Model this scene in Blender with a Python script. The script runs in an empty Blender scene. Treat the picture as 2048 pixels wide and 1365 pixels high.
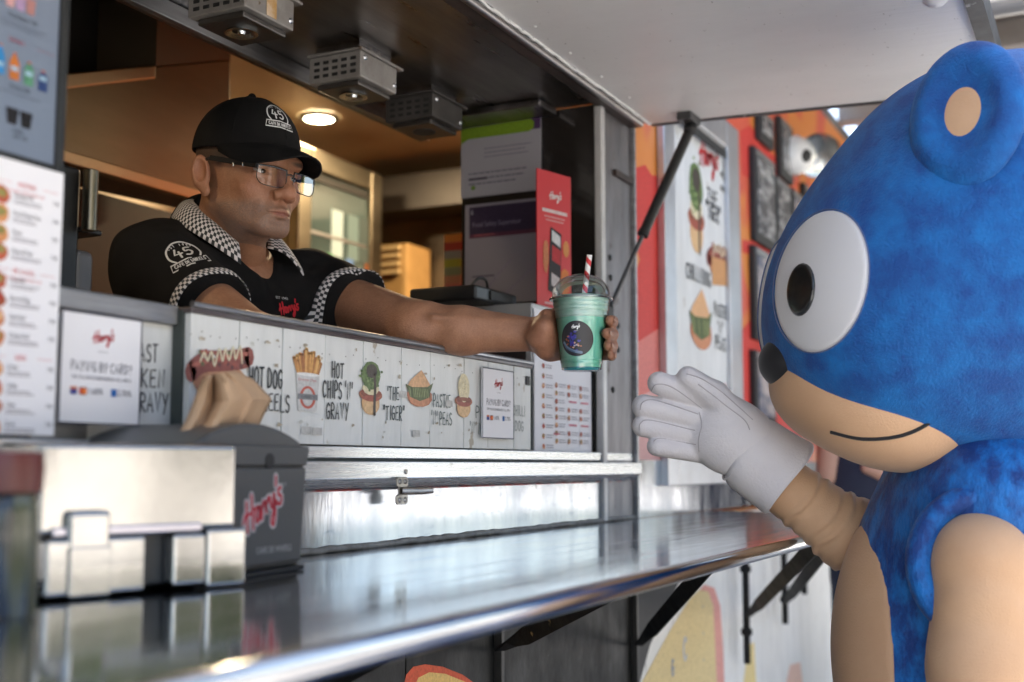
import bpy, math, random
import numpy as np
from mathutils import Vector, Matrix
random.seed(7); RNG = np.random.default_rng(7)
SC = bpy.context.scene
COL = SC.collection
# ------------------------------------------------------------------ camera
FPX = 2400.0
CAM = np.array([0.0, -1.05, 1.25])
YAW = math.radians(26.56); PIT = math.atan(248 / FPX)
Fh = np.array([math.cos(YAW), math.sin(YAW), 0.0])
R_ = np.array([math.sin(YAW), -math.cos(YAW), 0.0])
FW = Fh * math.cos(PIT) + np.array([0, 0, math.sin(PIT)])
UP = np.cross(R_, FW)
cam = bpy.data.cameras.new('camera'); camo = bpy.data.objects.new('camera', cam); COL.objects.link(camo)
cam.sensor_width = 36; cam.lens = FPX / 2048 * 36; cam.clip_start = 0.05; cam.clip_end = 500
camo.matrix_world = Matrix(((R_[0], UP[0], -FW[0], CAM[0]), (R_[1], UP[1], -FW[1], CAM[1]), (R_[2], UP[2], -FW[2], CAM[2]), (0, 0, 0, 1)))
cam.dof.use_dof = True; cam.dof.focus_distance = 2.02; cam.dof.aperture_fstop = 2.5; cam.dof.aperture_blades = 9
SC.camera = camo
# ------------------------------------------------------------------ light
SUN_EL, SUN_AZ = 61.0, 62.0           # sun stands behind the van, so its street side lies in open shade
w = bpy.data.worlds.new('World'); SC.world = w; w.use_nodes = True
nt = w.node_tree; bg = nt.nodes['Background']
sky = nt.nodes.new('ShaderNodeTexSky'); sky.sky_type = 'NISHITA'; sky.sun_disc = False
sky.sun_elevation = math.radians(SUN_EL); sky.sun_rotation = math.radians(90 - SUN_AZ)
sky.air_density = 1.0; sky.dust_density = 3.0; sky.ozone_density = 1.0
nt.links.new(sky.outputs[0], bg.inputs[0]); bg.inputs[1].default_value = 0.15
sun = bpy.data.lights.new('sun', 'SUN'); sun.energy = 5.0; sun.angle = math.radians(0.5); sun.color = (1, 0.95, 0.87)
suno = bpy.data.objects.new('sun', sun); COL.objects.link(suno)
el, az = math.radians(SUN_EL), math.radians(SUN_AZ)
sdir = Vector((math.cos(el) * math.cos(az), math.cos(el) * math.sin(az), math.sin(el)))
suno.rotation_euler = sdir.to_track_quat('Z', 'Y').to_euler(); suno.location = (3, 6, 9)
VS = SC.view_settings; VS.view_transform = 'Standard'; VS.look = 'None'; VS.exposure = 2.0; VS.gamma = 1; VS.use_curve_mapping = False
SC.cycles.max_bounces = 8; SC.cycles.diffuse_bounces = 4; SC.cycles.glossy_bounces = 4; SC.cycles.transparent_max_bounces = 10
SC.cycles.use_denoising = True; SC.cycles.sample_clamp_indirect = 6; SC.cycles.caustics_reflective = False; SC.cycles.caustics_refractive = False
# ------------------------------------------------------------------ pixel -> place (photo is 2048 x 1365)
def ray(u, v): return FW + (u - 1024) / FPX * R_ - (v - 682.5) / FPX * UP
def onY(u, v, Y=0.0):
    d = ray(u, v); return CAM + d * ((Y - CAM[1]) / d[1])
def onX(u, v, X):
    d = ray(u, v); return CAM + d * ((X - CAM[0]) / d[0])
def onZ(u, v, Z):
    d = ray(u, v); return CAM + d * ((Z - CAM[2]) / d[2])
def atD(u, v, D): return CAM + ray(u, v) * D
def bx(u, v, Y=0.0):
    p = onY(u, v, Y); return p[0], p[2]
def nrm(v):
    v = np.asarray(v, float); return v / np.linalg.norm(v)
# ------------------------------------------------------------------ objects
def setp(o, label=None, cat=None, group=None, kind=None):
    if label: o['label'] = label
    if cat: o['category'] = cat
    if group: o['group'] = group
    if kind: o['kind'] = kind
    return o
def thing(name, label, cat, loc=(0, 0, 0), group=None):
    o = bpy.data.objects.new(name, None); COL.objects.link(o); o.location = [float(x) for x in loc]; o.empty_display_size = .05
    return setp(o, label, cat, group)
def link(name, me, mat=None, parent=None):
    o = bpy.data.objects.new(name, me); COL.objects.link(o)
    if mat is not None:
        me.materials.clear(); me.materials.append(mat)
    if parent is not None:
        o.parent = parent          # meshes are modelled in world space: their location cancels their ancestors'
        anc = Vector((0, 0, 0)); p = parent
        while p is not None: anc += Vector(p.location); p = p.parent
        o.location = -anc
    return o
def copytree(o, loc, label=None, group=None):
    c = o.copy(); COL.objects.link(c); c.location = loc
    if label: c['label'] = label
    if group: c['group'] = group
    for ch in list(o.children):
        d = ch.copy(); COL.objects.link(d); d.parent = c
        for g in ch.children:
            e = g.copy(); COL.objects.link(e); e.parent = d
    return c
def mesh_np(V, F, name='m', smooth=True, cols=None):
    V = np.asarray(V, np.float32); F = np.asarray(F, np.int32)
    me = bpy.data.meshes.new(name); me.vertices.add(len(V)); me.vertices.foreach_set('co', V.ravel())
    k = F.shape[1]; me.loops.add(F.size); me.loops.foreach_set('vertex_index', F.ravel())
    me.polygons.add(len(F)); me.polygons.foreach_set('loop_start', np.arange(len(F), dtype=np.int32) * k)
    me.polygons.foreach_set('loop_total', np.full(len(F), k, np.int32))
    me.polygons.foreach_set('use_smooth', np.full(len(F), smooth))
    if cols is not None:
        a = me.color_attributes.new('col', 'FLOAT_COLOR', 'POINT'); c = np.ones((len(V), 4), np.float32); c[:, :3] = cols
        a.data.foreach_set('color', c.ravel())
    me.update(calc_edges=True); me.validate(); return me
class MB:
    """collects shapes into one mesh (world space)"""
    def __init__(s): s.v = []; s.f = []; s.c = []
    def add(s, vs, fs, col=None):
        n = len(s.v); s.v += [tuple(map(float, p)) for p in vs]; s.f += [tuple(i + n for i in f) for f in fs]; s.c += [col] * len(fs); return s
    def hexa(s, p, col=None):
        return s.add(p, [(0, 3, 2, 1), (4, 5, 6, 7), (0, 1, 5, 4), (1, 2, 6, 5), (2, 3, 7, 6), (3, 0, 4, 7)], col)
    def box(s, lo, hi, col=None):
        x0, y0, z0 = lo; x1, y1, z1 = hi
        return s.hexa([(x0, y0, z0), (x1, y0, z0), (x1, y1, z0), (x0, y1, z0), (x0, y0, z1), (x1, y0, z1), (x1, y1, z1), (x0, y1, z1)], col)
    def obox(s, c, ex, ey, ez, col=None):
        c, ex, ey, ez = map(np.asarray, (c, ex, ey, ez))
        return s.hexa([c - ex - ey - ez, c + ex - ey - ez, c + ex + ey - ez, c - ex + ey - ez, c - ex - ey + ez, c + ex - ey + ez, c + ex + ey + ez, c - ex + ey + ez], col)
    def bar(s, p, q, w, t, side=(0, 0, 1), col=None):
        p, q = np.asarray(p, float), np.asarray(q, float); d = nrm(q - p); a = nrm(np.cross(d, side)); b = np.cross(a, d)
        return s.obox((p + q) / 2, (q - p) / 2, a * t / 2, b * w / 2, col)
    def tube(s, pts, r, n=10, cap=True, col=None):
        pts = [np.asarray(p, float) for p in pts]; rs = r if hasattr(r, '__len__') else [r] * len(pts)
        vs = []; up = None
        for i, p in enumerate(pts):
            d = nrm(pts[min(i + 1, len(pts) - 1)] - pts[max(i - 1, 0)])
            if up is None:
                up = np.array([0, 0, 1.]) if abs(d[2]) < .9 else np.array([1., 0, 0])
            a = nrm(np.cross(up, d)); b = np.cross(d, a); up = b
            for k in range(n):
                t = 2 * math.pi * k / n; vs.append(p + rs[i] * (a * math.cos(t) + b * math.sin(t)))
        fs = []
        for i in range(len(pts) - 1):
            for k in range(n): fs.append((i * n + k, i * n + (k + 1) % n, (i + 1) * n + (k + 1) % n, (i + 1) * n + k))
        if cap: fs += [tuple(range(n - 1, -1, -1)), tuple(range((len(pts) - 1) * n, len(pts) * n))]
        return s.add(vs, fs, col)
    def lathe(s, prof, c, n=40, axis=None, closed=False, col=None):
        c = np.asarray(c, float); ax = nrm(axis if axis is not None else (0, 0, 1))
        a = nrm(np.cross(ax, (1, 0, 0) if abs(ax[0]) < .9 else (0, 1, 0))); b = np.cross(ax, a); vs = []
        for r, z in prof:
            for k in range(n):
                t = 2 * math.pi * k / n; vs.append(c + ax * z + r * (a * math.cos(t) + b * math.sin(t)))
        fs = []
        for i in range(len(prof) - 1):
            for k in range(n): fs.append((i * n + k, i * n + (k + 1) % n, (i + 1) * n + (k + 1) % n, (i + 1) * n + k))
        if prof[0][0] > 1e-4 and closed: fs.append(tuple(range(n - 1, -1, -1)))
        if prof[-1][0] > 1e-4 and closed: fs.append(tuple(range((len(prof) - 1) * n, len(prof) * n)))
        return s.add(vs, fs, col)
    def ell(s, c, r, n=24, m=14, rot=None, col=None):
        c = np.asarray(c, float); vs = []; r = np.asarray(r, float) if hasattr(r, '__len__') else np.array([r] * 3)
        for i in range(m + 1):
            ph = math.pi * i / m
            for k in range(n):
                t = 2 * math.pi * k / n; q = np.array([math.sin(ph) * math.cos(t), math.sin(ph) * math.sin(t), math.cos(ph)]) * r
                vs.append(c + (rot @ q if rot is not None else q))
        fs = [(i * n + k, (i + 1) * n + k, (i + 1) * n + (k + 1) % n, i * n + (k + 1) % n) for i in range(m) for k in range(n)]
        return s.add(vs, fs, col)
    def prism(s, pts, off, col=None):
        pts = [np.asarray(p, float) for p in pts]; off = np.asarray(off, float); n = len(pts)
        return s.add(pts + [p + off for p in pts], [tuple(range(n - 1, -1, -1)), tuple(range(n, 2 * n))] + [(i, (i + 1) % n, n + (i + 1) % n, n + i) for i in range(n)], col)
    def grid(s, P, col=None, cyc=False):
        P = np.asarray(P, float); n, m = P.shape[:2]
        fs = [(i * m + j, i * m + (j + 1) % m, (i + 1) * m + (j + 1) % m, (i + 1) * m + j) for i in range(n - 1) for j in range(m if cyc else m - 1)]
        if callable(col):
            k = len(s.v); s.v += [tuple(map(float, p)) for p in P.reshape(-1, 3)]; s.f += [tuple(i + k for i in f) for f in fs]
            s.c += [col(i, j) for i in range(n - 1) for j in range(m if cyc else m - 1)]; return s
        return s.add(P.reshape(-1, 3), fs, col)
    def build(s, name, mat, parent=None, bevel=0, smooth=None, solid=0, seg=2, sub=0, **kw):
        me = bpy.data.meshes.new(name); me.from_pydata(s.v, [], s.f); me.update()
        if any(c is not None for c in s.c):
            a = me.color_attributes.new('col', 'FLOAT_COLOR', 'CORNER'); cc = []
            for p, c in zip(me.polygons, s.c): cc += list((*(c or (.5, .5, .5)), 1.0)) * p.loop_total
            a.data.foreach_set('color', np.array(cc, np.float32))
        if smooth is not None:
            me.shade_smooth(); me.set_sharp_from_angle(angle=math.radians(smooth))
        o = link(name, me, mat, parent)
        if solid:
            m = o.modifiers.new('solid', 'SOLIDIFY'); m.thickness = solid; m.offset = 0
        if sub:
            m = o.modifiers.new('sub', 'SUBSURF'); m.levels = sub; m.render_levels = sub
        if bevel:
            m = o.modifiers.new('bevel', 'BEVEL'); m.width = bevel; m.segments = seg; m.limit_method = 'ANGLE'; m.angle_limit = math.radians(40)
            if smooth is None: me.shade_smooth(); me.set_sharp_from_angle(angle=math.radians(50)); m.harden_normals = True
        return setp(o, **kw)
def catmull(pts, n=6, closed=False):
    P = [np.asarray(p, float) for p in pts]; out = []
    N = len(P)
    rng = range(N) if closed else range(N - 1)
    for i in rng:
        g = (lambda k: P[k % N]) if closed else (lambda k: P[min(max(k, 0), N - 1)])
        p0, p1, p2, p3 = g(i - 1), g(i), g(i + 1), g(i + 2)
        for k in range(n):
            t = k / n; out.append(.5 * ((2 * p1) + (-p0 + p2) * t + (2 * p0 - 5 * p1 + 4 * p2 - p3) * t * t + (-p0 + 3 * p1 - 3 * p2 + p3) * t ** 3))
    if not closed: out.append(P[-1])
    return out
# ------------------------------------------------------------------ materials
def srgb(r, g, b):
    return tuple(((c / 255) / 12.92 if c / 255 <= .04045 else ((c / 255 + .055) / 1.055) ** 2.4) for c in (r, g, b))
def pm(name, col=(.5, .5, .5), rough=.5, metal=0., col2=None, nscale=20., stretch=(1, 1, 1), contrast=(.35, .65), bump=0., bscale=60., bstretch=None,
       rvar=0., attr=False, coat=0., sheen=0., spec=.5, emit=0., sss=0., spots=None, detail=6., alpha=None, trans=0., aniso=0.):
    m = bpy.data.materials.new(name); m.use_nodes = True; t = m.node_tree; N = t.nodes; L = t.links; b = N['Principled BSDF']
    b.inputs['Roughness'].default_value = rough; b.inputs['Metallic'].default_value = metal
    b.inputs['Coat Weight'].default_value = coat; b.inputs['Coat Roughness'].default_value = .12
    b.inputs['Sheen Weight'].default_value = sheen; b.inputs['Sheen Roughness'].default_value = .4
    b.inputs['Specular IOR Level'].default_value = spec
    b.inputs['Transmission Weight'].default_value = trans
    if sss: b.inputs['Subsurface Weight'].default_value = sss; b.inputs['Subsurface Radius'].default_value = (.012, .006, .004); b.inputs['Subsurface Scale'].default_value = .35
    tc = N.new('ShaderNodeTexCoord')
    def noise(scale, st, det=detail, off=0.):
        mp = N.new('ShaderNodeMapping'); mp.inputs['Scale'].default_value = st; mp.inputs['Location'].default_value = (off, off * .7, off * .3); L.new(tc.outputs['Object'], mp.inputs[0])
        n = N.new('ShaderNodeTexNoise'); n.inputs['Scale'].default_value = scale; n.inputs['Detail'].default_value = det; n.inputs['Roughness'].default_value = .62
        L.new(mp.outputs[0], n.inputs['Vector']); return n
    def ramp(src, lo, hi, c0, c1):
        r = N.new('ShaderNodeValToRGB'); r.color_ramp.elements[0].position = lo; r.color_ramp.elements[1].position = hi
        r.color_ramp.elements[0].color = (*c0, 1); r.color_ramp.elements[1].color = (*c1, 1); L.new(src, r.inputs[0]); return r
    src = None
    if attr:
        a = N.new('ShaderNodeAttribute'); a.attribute_name = 'col'; src = a.outputs['Color']
        if col2 is not None:
            n = noise(nscale, stretch); r = ramp(n.outputs['Fac'], *contrast, (1, 1, 1), col2)
            x = N.new('ShaderNodeMix'); x.data_type = 'RGBA'; x.blend_type = 'MULTIPLY'; x.inputs[0].default_value = 1; L.new(src, x.inputs[6]); L.new(r.outputs[0], x.inputs[7]); src = x.outputs[2]
    elif col2 is not None:
        n = noise(nscale, stretch); src = ramp(n.outputs['Fac'], *contrast, col, col2).outputs[0]
    if spots:                                   # (scale, lo, hi, colour, stretch)
        n = noise(spots[0], spots[4], 8., 3.1); r = ramp(n.outputs['Fac'], spots[1], spots[2], (0, 0, 0), (1, 1, 1))
        x = N.new('ShaderNodeMix'); x.data_type = 'RGBA'; L.new(r.outputs[0], x.inputs[0])
        if src is not None: L.new(src, x.inputs[6])
        else: x.inputs[6].default_value = (*col, 1)
        x.inputs[7].default_value = (*spots[3], 1); src = x.outputs[2]
    if src is not None: L.new(src, b.inputs['Base Color'])
    else: b.inputs['Base Color'].default_value = (*col, 1)
    if rvar:
        n = noise(nscale * 1.7, stretch, 8., 1.3); r = N.new('ShaderNodeMapRange'); r.inputs[1].default_value = .3; r.inputs[2].default_value = .7
        r.inputs[3].default_value = max(.02, rough - rvar); r.inputs[4].default_value = rough + rvar; L.new(n.outputs['Fac'], r.inputs[0]); L.new(r.outputs[0], b.inputs['Roughness'])
    if bump:
        n = noise(bscale, bstretch or stretch, 5., 7.7); k = N.new('ShaderNodeBump'); k.inputs['Strength'].default_value = bump; k.inputs['Distance'].default_value = .004
        L.new(n.outputs['Fac'], k.inputs['Height']); L.new(k.outputs[0], b.inputs['Normal'])
    if emit:
        b.inputs['Emission Color'].default_value = (*col, 1); b.inputs['Emission Strength'].default_value = emit
    if alpha is not None: b.inputs['Alpha'].default_value = alpha
    return m
def clear(name, tint=(1, 1, 1), refl=1.0, rough=.03, op=0.04):
    m = bpy.data.materials.new(name); m.use_nodes = True; t = m.node_tree; N = t.nodes; L = t.links
    for n in list(N): N.remove(n)
    o = N.new('ShaderNodeOutputMaterial'); tr = N.new('ShaderNodeBsdfTransparent'); tr.inputs[0].default_value = (*tint, 1)
    g = N.new('ShaderNodeBsdfGlossy'); g.inputs['Roughness'].default_value = rough; fr = N.new('ShaderNodeFresnel'); fr.inputs[0].default_value = 1.5
    ma = N.new('ShaderNodeMath'); ma.operation = 'MULTIPLY_ADD'; ma.inputs[1].default_value = refl; ma.inputs[2].default_value = op; L.new(fr.outputs[0], ma.inputs[0])
    x = N.new('ShaderNodeMixShader'); L.new(ma.outputs[0], x.inputs[0]); L.new(tr.outputs[0], x.inputs[1]); L.new(g.outputs[0], x.inputs[2]); L.new(x.outputs[0], o.inputs[0])
    return m
M = {}
M['print'] = pm('printed_ink', rough=.55, attr=True, spec=.3, col2=(.72, .72, .72), nscale=160, contrast=(.4, .7))
M['alu'] = pm('brushed_aluminium', (.74, .75, .76), .27, 1., col2=(.62, .63, .65), nscale=9, stretch=(.4, 3, 14), contrast=(.3, .75), rvar=.08, bump=.035, bscale=60, bstretch=(.10, 6, 6), spots=(50, .66, .72, (.45, .45, .46), (.3, 1, 1)))
M['alu_dull'] = pm('dull_aluminium', (.42, .42, .43), .42, 1., col2=(.28, .28, .28), nscale=12, stretch=(.5, 3, 6), rvar=.1, bump=.1, bscale=40)
M['alu_shiny'] = pm('polished_steel_sheet', (.60, .62, .65), .17, 1., col2=(.36, .39, .45), nscale=6, stretch=(1.6, 2, .4), contrast=(.36, .68), rvar=.10, bump=.22, bscale=5, bstretch=(1.6, 1, .4), spots=(60, .58, .72, (.26, .30, .38), (.25, 1, 1)))
M['counter'] = pm('steel_counter_top', (.76, .77, .79), .11, 1., col2=(.62, .63, .66), nscale=6, stretch=(.4, 5, 1), contrast=(.3, .75), rvar=.06, bump=.05, bscale=7, bstretch=(.5, 1.6, 1))
M['chrome'] = pm('chrome', (.46, .46, .455), .13, 1., col2=(.38, .385, .39), nscale=4, rvar=.05, bump=.10, bscale=7)
M['steel_dark'] = pm('soffit_steel', (.30, .28, .27), .32, 1., col2=(.2, .19, .185), nscale=7, stretch=(.4, 3, 1), rvar=.08, bump=.06, bscale=50, bstretch=(.2, 4, 1))
M['steel_post'] = pm('worn_steel_post', (.25, .235, .24), .5, .9, col2=(.17, .16, .165), nscale=9, stretch=(2, 2, .5), rvar=.12, bump=.1, bscale=30, spots=(16, .63, .7, (.09, .065, .055), (1, 1, .6)))
M['steel_warm'] = pm('interior_stainless', (.25, .22, .165), .34, 1., col2=(.19, .165, .12), nscale=3, stretch=(.5, 1, 2), rvar=.04, bump=.03, bscale=60, bstretch=(.2, 4, 4))
M['black'] = pm('black_plastic', (.012, .012, .012), .38, bump=.05)
M['rubber'] = pm('black_rubber', (.015, .015, .015), .6)
M['iron'] = pm('black_painted_iron', (.012, .0115, .011), .7, col2=(.007, .007, .007), nscale=14, spec=.25, rvar=.1, bump=.3, bscale=50, spots=(24, .67, .7, (.30, .20, .09), (1, 1, 1)))
M['white_flap'] = pm('white_painted_flap', (.85, .84, .825), .42, col2=(.77, .76, .745), nscale=2.5, stretch=(2.2, 1, 1), contrast=(.34, .72), bump=.26, bscale=16, bstretch=(5, .5, 1), spots=(55, .665, .70, (.42, .40, .37), (1, 1.6, 1)), rvar=.1)
M['plank'] = pm('whitewashed_plank', (.74, .745, .73), .5, col2=(.60, .605, .59), nscale=7, stretch=(3.5, 1, .6), contrast=(.3, .75), bump=.12, bscale=40, bstretch=(3, 1, .4), spots=(13, .655, .675, (.40, .35, .28), (1.6, 1, .8)), coat=.12)
M['dark_line'] = pm('dark_joint', (.05, .06, .055), .7)
M['paper'] = pm('white_paper', (.80, .79, .82), .6, bump=.03, bscale=30)
M['black_wall'] = pm('black_painted_wall', (.007, .0075, .0075), .5, spec=.3, col2=(.016, .017, .017), nscale=8, stretch=(1, 1, .6), contrast=(.4, .75), rvar=.14, bump=.25, bscale=40, spots=(45, .685, .72, (.22, .23, .23), (2.2, 1, .35)))
M['white_wall'] = pm('white_mural_wall', (.80, .80, .78), .5, col2=(.66, .66, .64), nscale=4, stretch=(2, 1, .4), contrast=(.35, .7), bump=.15, bscale=30, spots=(18, .6, .68, (.35, .35, .36), (3.5, 1, .3)))
M['warm_wall'] = pm('cream_interior_wall', (.52, .42, .28), .5, col2=(.46, .37, .24), nscale=4, bump=.05)
M['dark_in'] = pm('dark_interior', (.03, .024, .02), .5, col2=(.018, .014, .012), nscale=5)
# ------------------------------------------------------------------ flat print: lettering, emblems and pictures on signs
_FT = {}
def font_polys(s):
    if s in _FT: return _FT[s]
    c = bpy.data.curves.new('t', 'FONT'); c.body = s; c.size = 1; c.resolution_u = 3
    o = bpy.data.objects.new('t', c); COL.objects.link(o); dg = bpy.context.evaluated_depsgraph_get()
    me = bpy.data.meshes.new_from_object(o.evaluated_get(dg)); V = [(v.co.x, v.co.y) for v in me.vertices]; F = [tuple(p.vertices) for p in me.polygons]
    COL.objects.unlink(o); bpy.data.objects.remove(o); bpy.data.curves.remove(c); bpy.data.meshes.remove(me)
    _FT[s] = (V, F); return _FT[s]
G = {'A': [[(0, 0), (.22, 1), (.46, 0)], [(.08, .36), (.38, .34)]], 'B': [[(.05, 0), (.05, 1), (.36, .9), (.34, .6), (.07, .54), (.4, .4), (.38, .08), (.05, 0)]],
     'C': [[(.42, .85), (.25, 1), (.06, .75), (.05, .3), (.2, .0), (.42, .14)]], 'D': [[(.05, 0), (.05, 1), (.35, .85), (.42, .5), (.35, .12), (.05, 0)]],
     'E': [[(.4, 1), (.06, .97), (.05, .02), (.42, .04)], [(.06, .53), (.34, .55)]], 'F': [[(.4, 1), (.06, .97), (.05, 0)], [(.06, .53), (.34, .55)]],
     'G': [[(.42, .86), (.24, 1), (.05, .7), (.05, .25), (.22, 0), (.42, .15), (.42, .45), (.25, .45)]], 'H': [[(.05, 0), (.06, 1)], [(.42, 1.02), (.4, -.02)], [(.05, .5), (.41, .54)]],
     'I': [[(.12, 0), (.13, 1)]], 'K': [[(.05, 0), (.05, 1)], [(.42, 1), (.07, .5), (.42, -.02)]], 'L': [[(.06, 1), (.05, .02), (.38, .03)]],
     'M': [[(.02, 0), (.08, 1), (.29, .35), (.5, 1), (.56, 0)]], 'N': [[(.04, 0), (.06, 1), (.4, .03), (.42, 1.02)]], 'O': [[(.24, 1), (.06, .75), (.06, .25), (.24, 0), (.43, .25), (.43, .75), (.24, 1)]],
     'P': [[(.05, 0), (.06, 1), (.38, .9), (.38, .56), (.07, .46)]], 'R': [[(.05, 0), (.06, 1), (.38, .9), (.36, .58), (.07, .48), (.42, 0)]],
     'S': [[(.4, .88), (.22, 1), (.06, .8), (.12, .58), (.36, .44), (.42, .2), (.24, 0), (.04, .12)]], 'T': [[(0, .97), (.46, 1)], [(.23, .98), (.22, 0)]], 'U': [[(.05, 1), (.07, .2), (.24, 0), (.4, .2), (.42, 1)]],
     'V': [[(.02, 1), (.22, 0), (.44, 1.03)]], 'W': [[(0, 1), (.13, 0), (.28, .7), (.42, 0), (.56, 1)]], 'Y': [[(.02, 1), (.22, .5)], [(.44, 1.03), (.14, -.06)]], "'": [[(.12, 1.05), (.08, .72)]],
     '"': [[(.08, 1.05), (.05, .75)], [(.22, 1.05), (.19, .75)]], '?': [[(.04, .8), (.22, 1), (.4, .8), (.22, .5), (.2, .3)], [(.2, .05), (.2, .0)]], '1': [[(.05, .8), (.2, 1), (.2, 0)]],
     '4': [[(.2, 1.0), (.02, .42), (.52, .42)], [(.36, .68), (.34, -.04)]], '5': [[(.46, 1), (.12, 1), (.08, .58), (.34, .62), (.46, .32), (.28, 0), (.04, .1)]], '9': [[(.4, .7), (.22, .5), (.06, .75), (.22, 1), (.4, .8), (.38, .4), (.2, 0)]],
     '6': [[(.38, 1), (.1, .5), (.1, .1), (.3, 0), (.42, .25), (.28, .48), (.1, .35)]], '2': [[(.05, .8), (.22, 1), (.4, .8), (.04, .02), (.44, .03)]], '7': [[(.03, .98), (.42, 1), (.16, 0)]], '.': [[(.08, .0), (.08, .05)]],
     '%': [[(.4, 1), (.05, 0)], [(.08, .95), (.0, .8), (.1, .68), (.16, .82), (.08, .95)], [(.36, .32), (.28, .15), (.38, .02), (.46, .18), (.36, .32)]], '&': [[(.42, 0), (.08, .75), (.2, 1), (.32, .8), (.05, .25), (.2, 0), (.42, .4)]]}
SCRIPT = [[(0.1, 1.45), (.02, .7), (-.05, -.05)], [(.62, 1.6), (.55, .7), (.5, -.1)], [(-.35, .55), (-.1, .85), (.3, .75), (.75, .85)],
          [(1.22, .7), (1.0, .82), (.82, .45), (.9, .08), (1.12, .2), (1.26, .72), (1.24, .15), (1.42, .1), (1.5, .75), (1.52, .55), (1.72, .82), (1.84, .6)],
          [(1.84, .6), (1.86, .1), (1.95, .75), (1.97, .55), (2.15, .82), (2.28, .6)], [(2.32, .8), (2.36, .3), (2.55, .18), (2.78, .82), (2.72, -.2), (2.45, -.75), (2.28, -.5), (2.6, -.05), (3.0, .3)],
          [(3.12, 1.55), (3.02, 1.1)], [(3.5, .78), (3.28, .82), (3.2, .55), (3.46, .35), (3.36, .02), (3.05, .1)]]
class Print:
    def __init__(s): s.p = []
    def faces(s, V, F, col): s.p.append(([tuple(v) for v in V], F, col)); return s
    def poly(s, pts, col): return s.faces(pts, [tuple(range(len(pts)))], col)
    def rect(s, x0, y0, x1, y1, col): return s.poly([(x0, y0), (x1, y0), (x1, y1), (x0, y1)], col)
    def disc(s, x, y, rx, ry, col, n=24, rot=0, jit=0):
        pts = []
        for k in range(n):
            t = 2 * math.pi * k / n; j = 1 + random.uniform(-jit, jit); a, b = rx * j * math.cos(t), ry * j * math.sin(t)
            pts.append((x + a * math.cos(rot) - b * math.sin(rot), y + a * math.sin(rot) + b * math.cos(rot)))
        return s.poly(pts, col)
    def ring(s, x, y, rx, ry, wd, col, n=28, t0=0, t1=2 * math.pi):
        return s.stroke([(x + rx * math.cos(t0 + (t1 - t0) * k / n), y + ry * math.sin(t0 + (t1 - t0) * k / n)) for k in range(n + 1)], wd, col, caps=False)
    def stroke(s, pts, wd, col, smooth=0, caps=True, taper=0.):
        if smooth: pts = catmull(pts, smooth)
        P = [np.asarray(p, float) for p in pts]; n = len(P); V = []; F = []
        for i, p in enumerate(P):
            d = P[min(i + 1, n - 1)] - P[max(i - 1, 0)]; L = np.hypot(*d) or 1; q = np.array([-d[1], d[0]]) / L * wd / 2 * (1 - taper * abs(2 * i / max(n - 1, 1) - 1))
            V += [tuple(p + q), tuple(p - q)]
        F = [(2 * i, 2 * i + 1, 2 * i + 3, 2 * i + 2) for i in range(n - 1)]
        if caps:
            for p in (P[0], P[-1]):
                k = len(V); V += [(p[0] + wd * .49 * (1 - taper) * math.cos(t * math.pi / 4), p[1] + wd * .49 * (1 - taper) * math.sin(t * math.pi / 4)) for t in range(8)]; F.append(tuple(range(k, k + 8)))
        return s.faces(V, F, col)
    def text(s, st, x, y, h, col, sx=1., al='l', slant=0):
        V, F = font_polys(st); V = np.array(V) if len(V) else np.zeros((0, 2)); k = h / .7
        if not len(V): return s
        wd = V[:, 0].max() * k * sx; ox = {'l': 0, 'c': -wd / 2, 'r': -wd}[al]
        return s.faces([(x + ox + a * k * sx + b * k * slant, y + b * k) for a, b in V], F, col)
    def hand(s, st, x, y, h, col, sx=1., wd=.13, al='l', jit=.03, width=None, sp=.2, rot=0):
        adv = []; 
        for ch in st: adv.append(.25 if ch == ' ' else (max(p[0] for q in G[ch] for p in q) + sp))
        tot = sum(adv) - sp
        if width: sx = width / (tot * h)
        ox = {'l': 0, 'c': -tot * h * sx / 2, 'r': -tot * h * sx}[al]; cx = 0
        for ch, a in zip(st, adv):
            if ch != ' ':
                dy = random.uniform(-jit, jit); sc = 1 + random.uniform(-jit, jit)
                for q in G[ch]:
                    pts = [((cx + p[0]) * h * sx + ox, (p[1] * sc + dy) * h) for p in q]
                    pts = [(x + p[0] * math.cos(rot) - p[1] * math.sin(rot), y + p[0] * math.sin(rot) + p[1] * math.cos(rot)) for p in pts]
                    s.stroke(pts, wd * h, col, smooth=4 if len(pts) > 2 and ch in 'BCDGOPRSU?5962&%' else 0)
            cx += a
        return s
    def script(s, x, y, wd, col, rot=.2, th=.17, edge=None):
        k = wd / 3.9
        for pas in ([(edge, th * 2.1), (col, th)] if edge else [(col, th)]):
            for q in SCRIPT:
                pts = [((p[0] + .35 + .22 * p[1]) * k, p[1] * k) for p in q]
                pts = [(x + p[0] * math.cos(rot) - p[1] * math.sin(rot), y + p[0] * math.sin(rot) + p[1] * math.cos(rot)) for p in pts]
                s.stroke(pts, pas[1] * k, pas[0], smooth=5)
        return s
    def lines(s, x, y, wd, n, dy, h, col, rag=.3):
        for i in range(n):
            x1 = x; end = x + wd * (1 - random.uniform(0, rag))
            while x1 < end:
                L = random.uniform(2, 6) * h; s.rect(x1, y - i * dy, min(x1 + L, end), y - i * dy + h, col); x1 += L + h * .8
        return s
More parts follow.
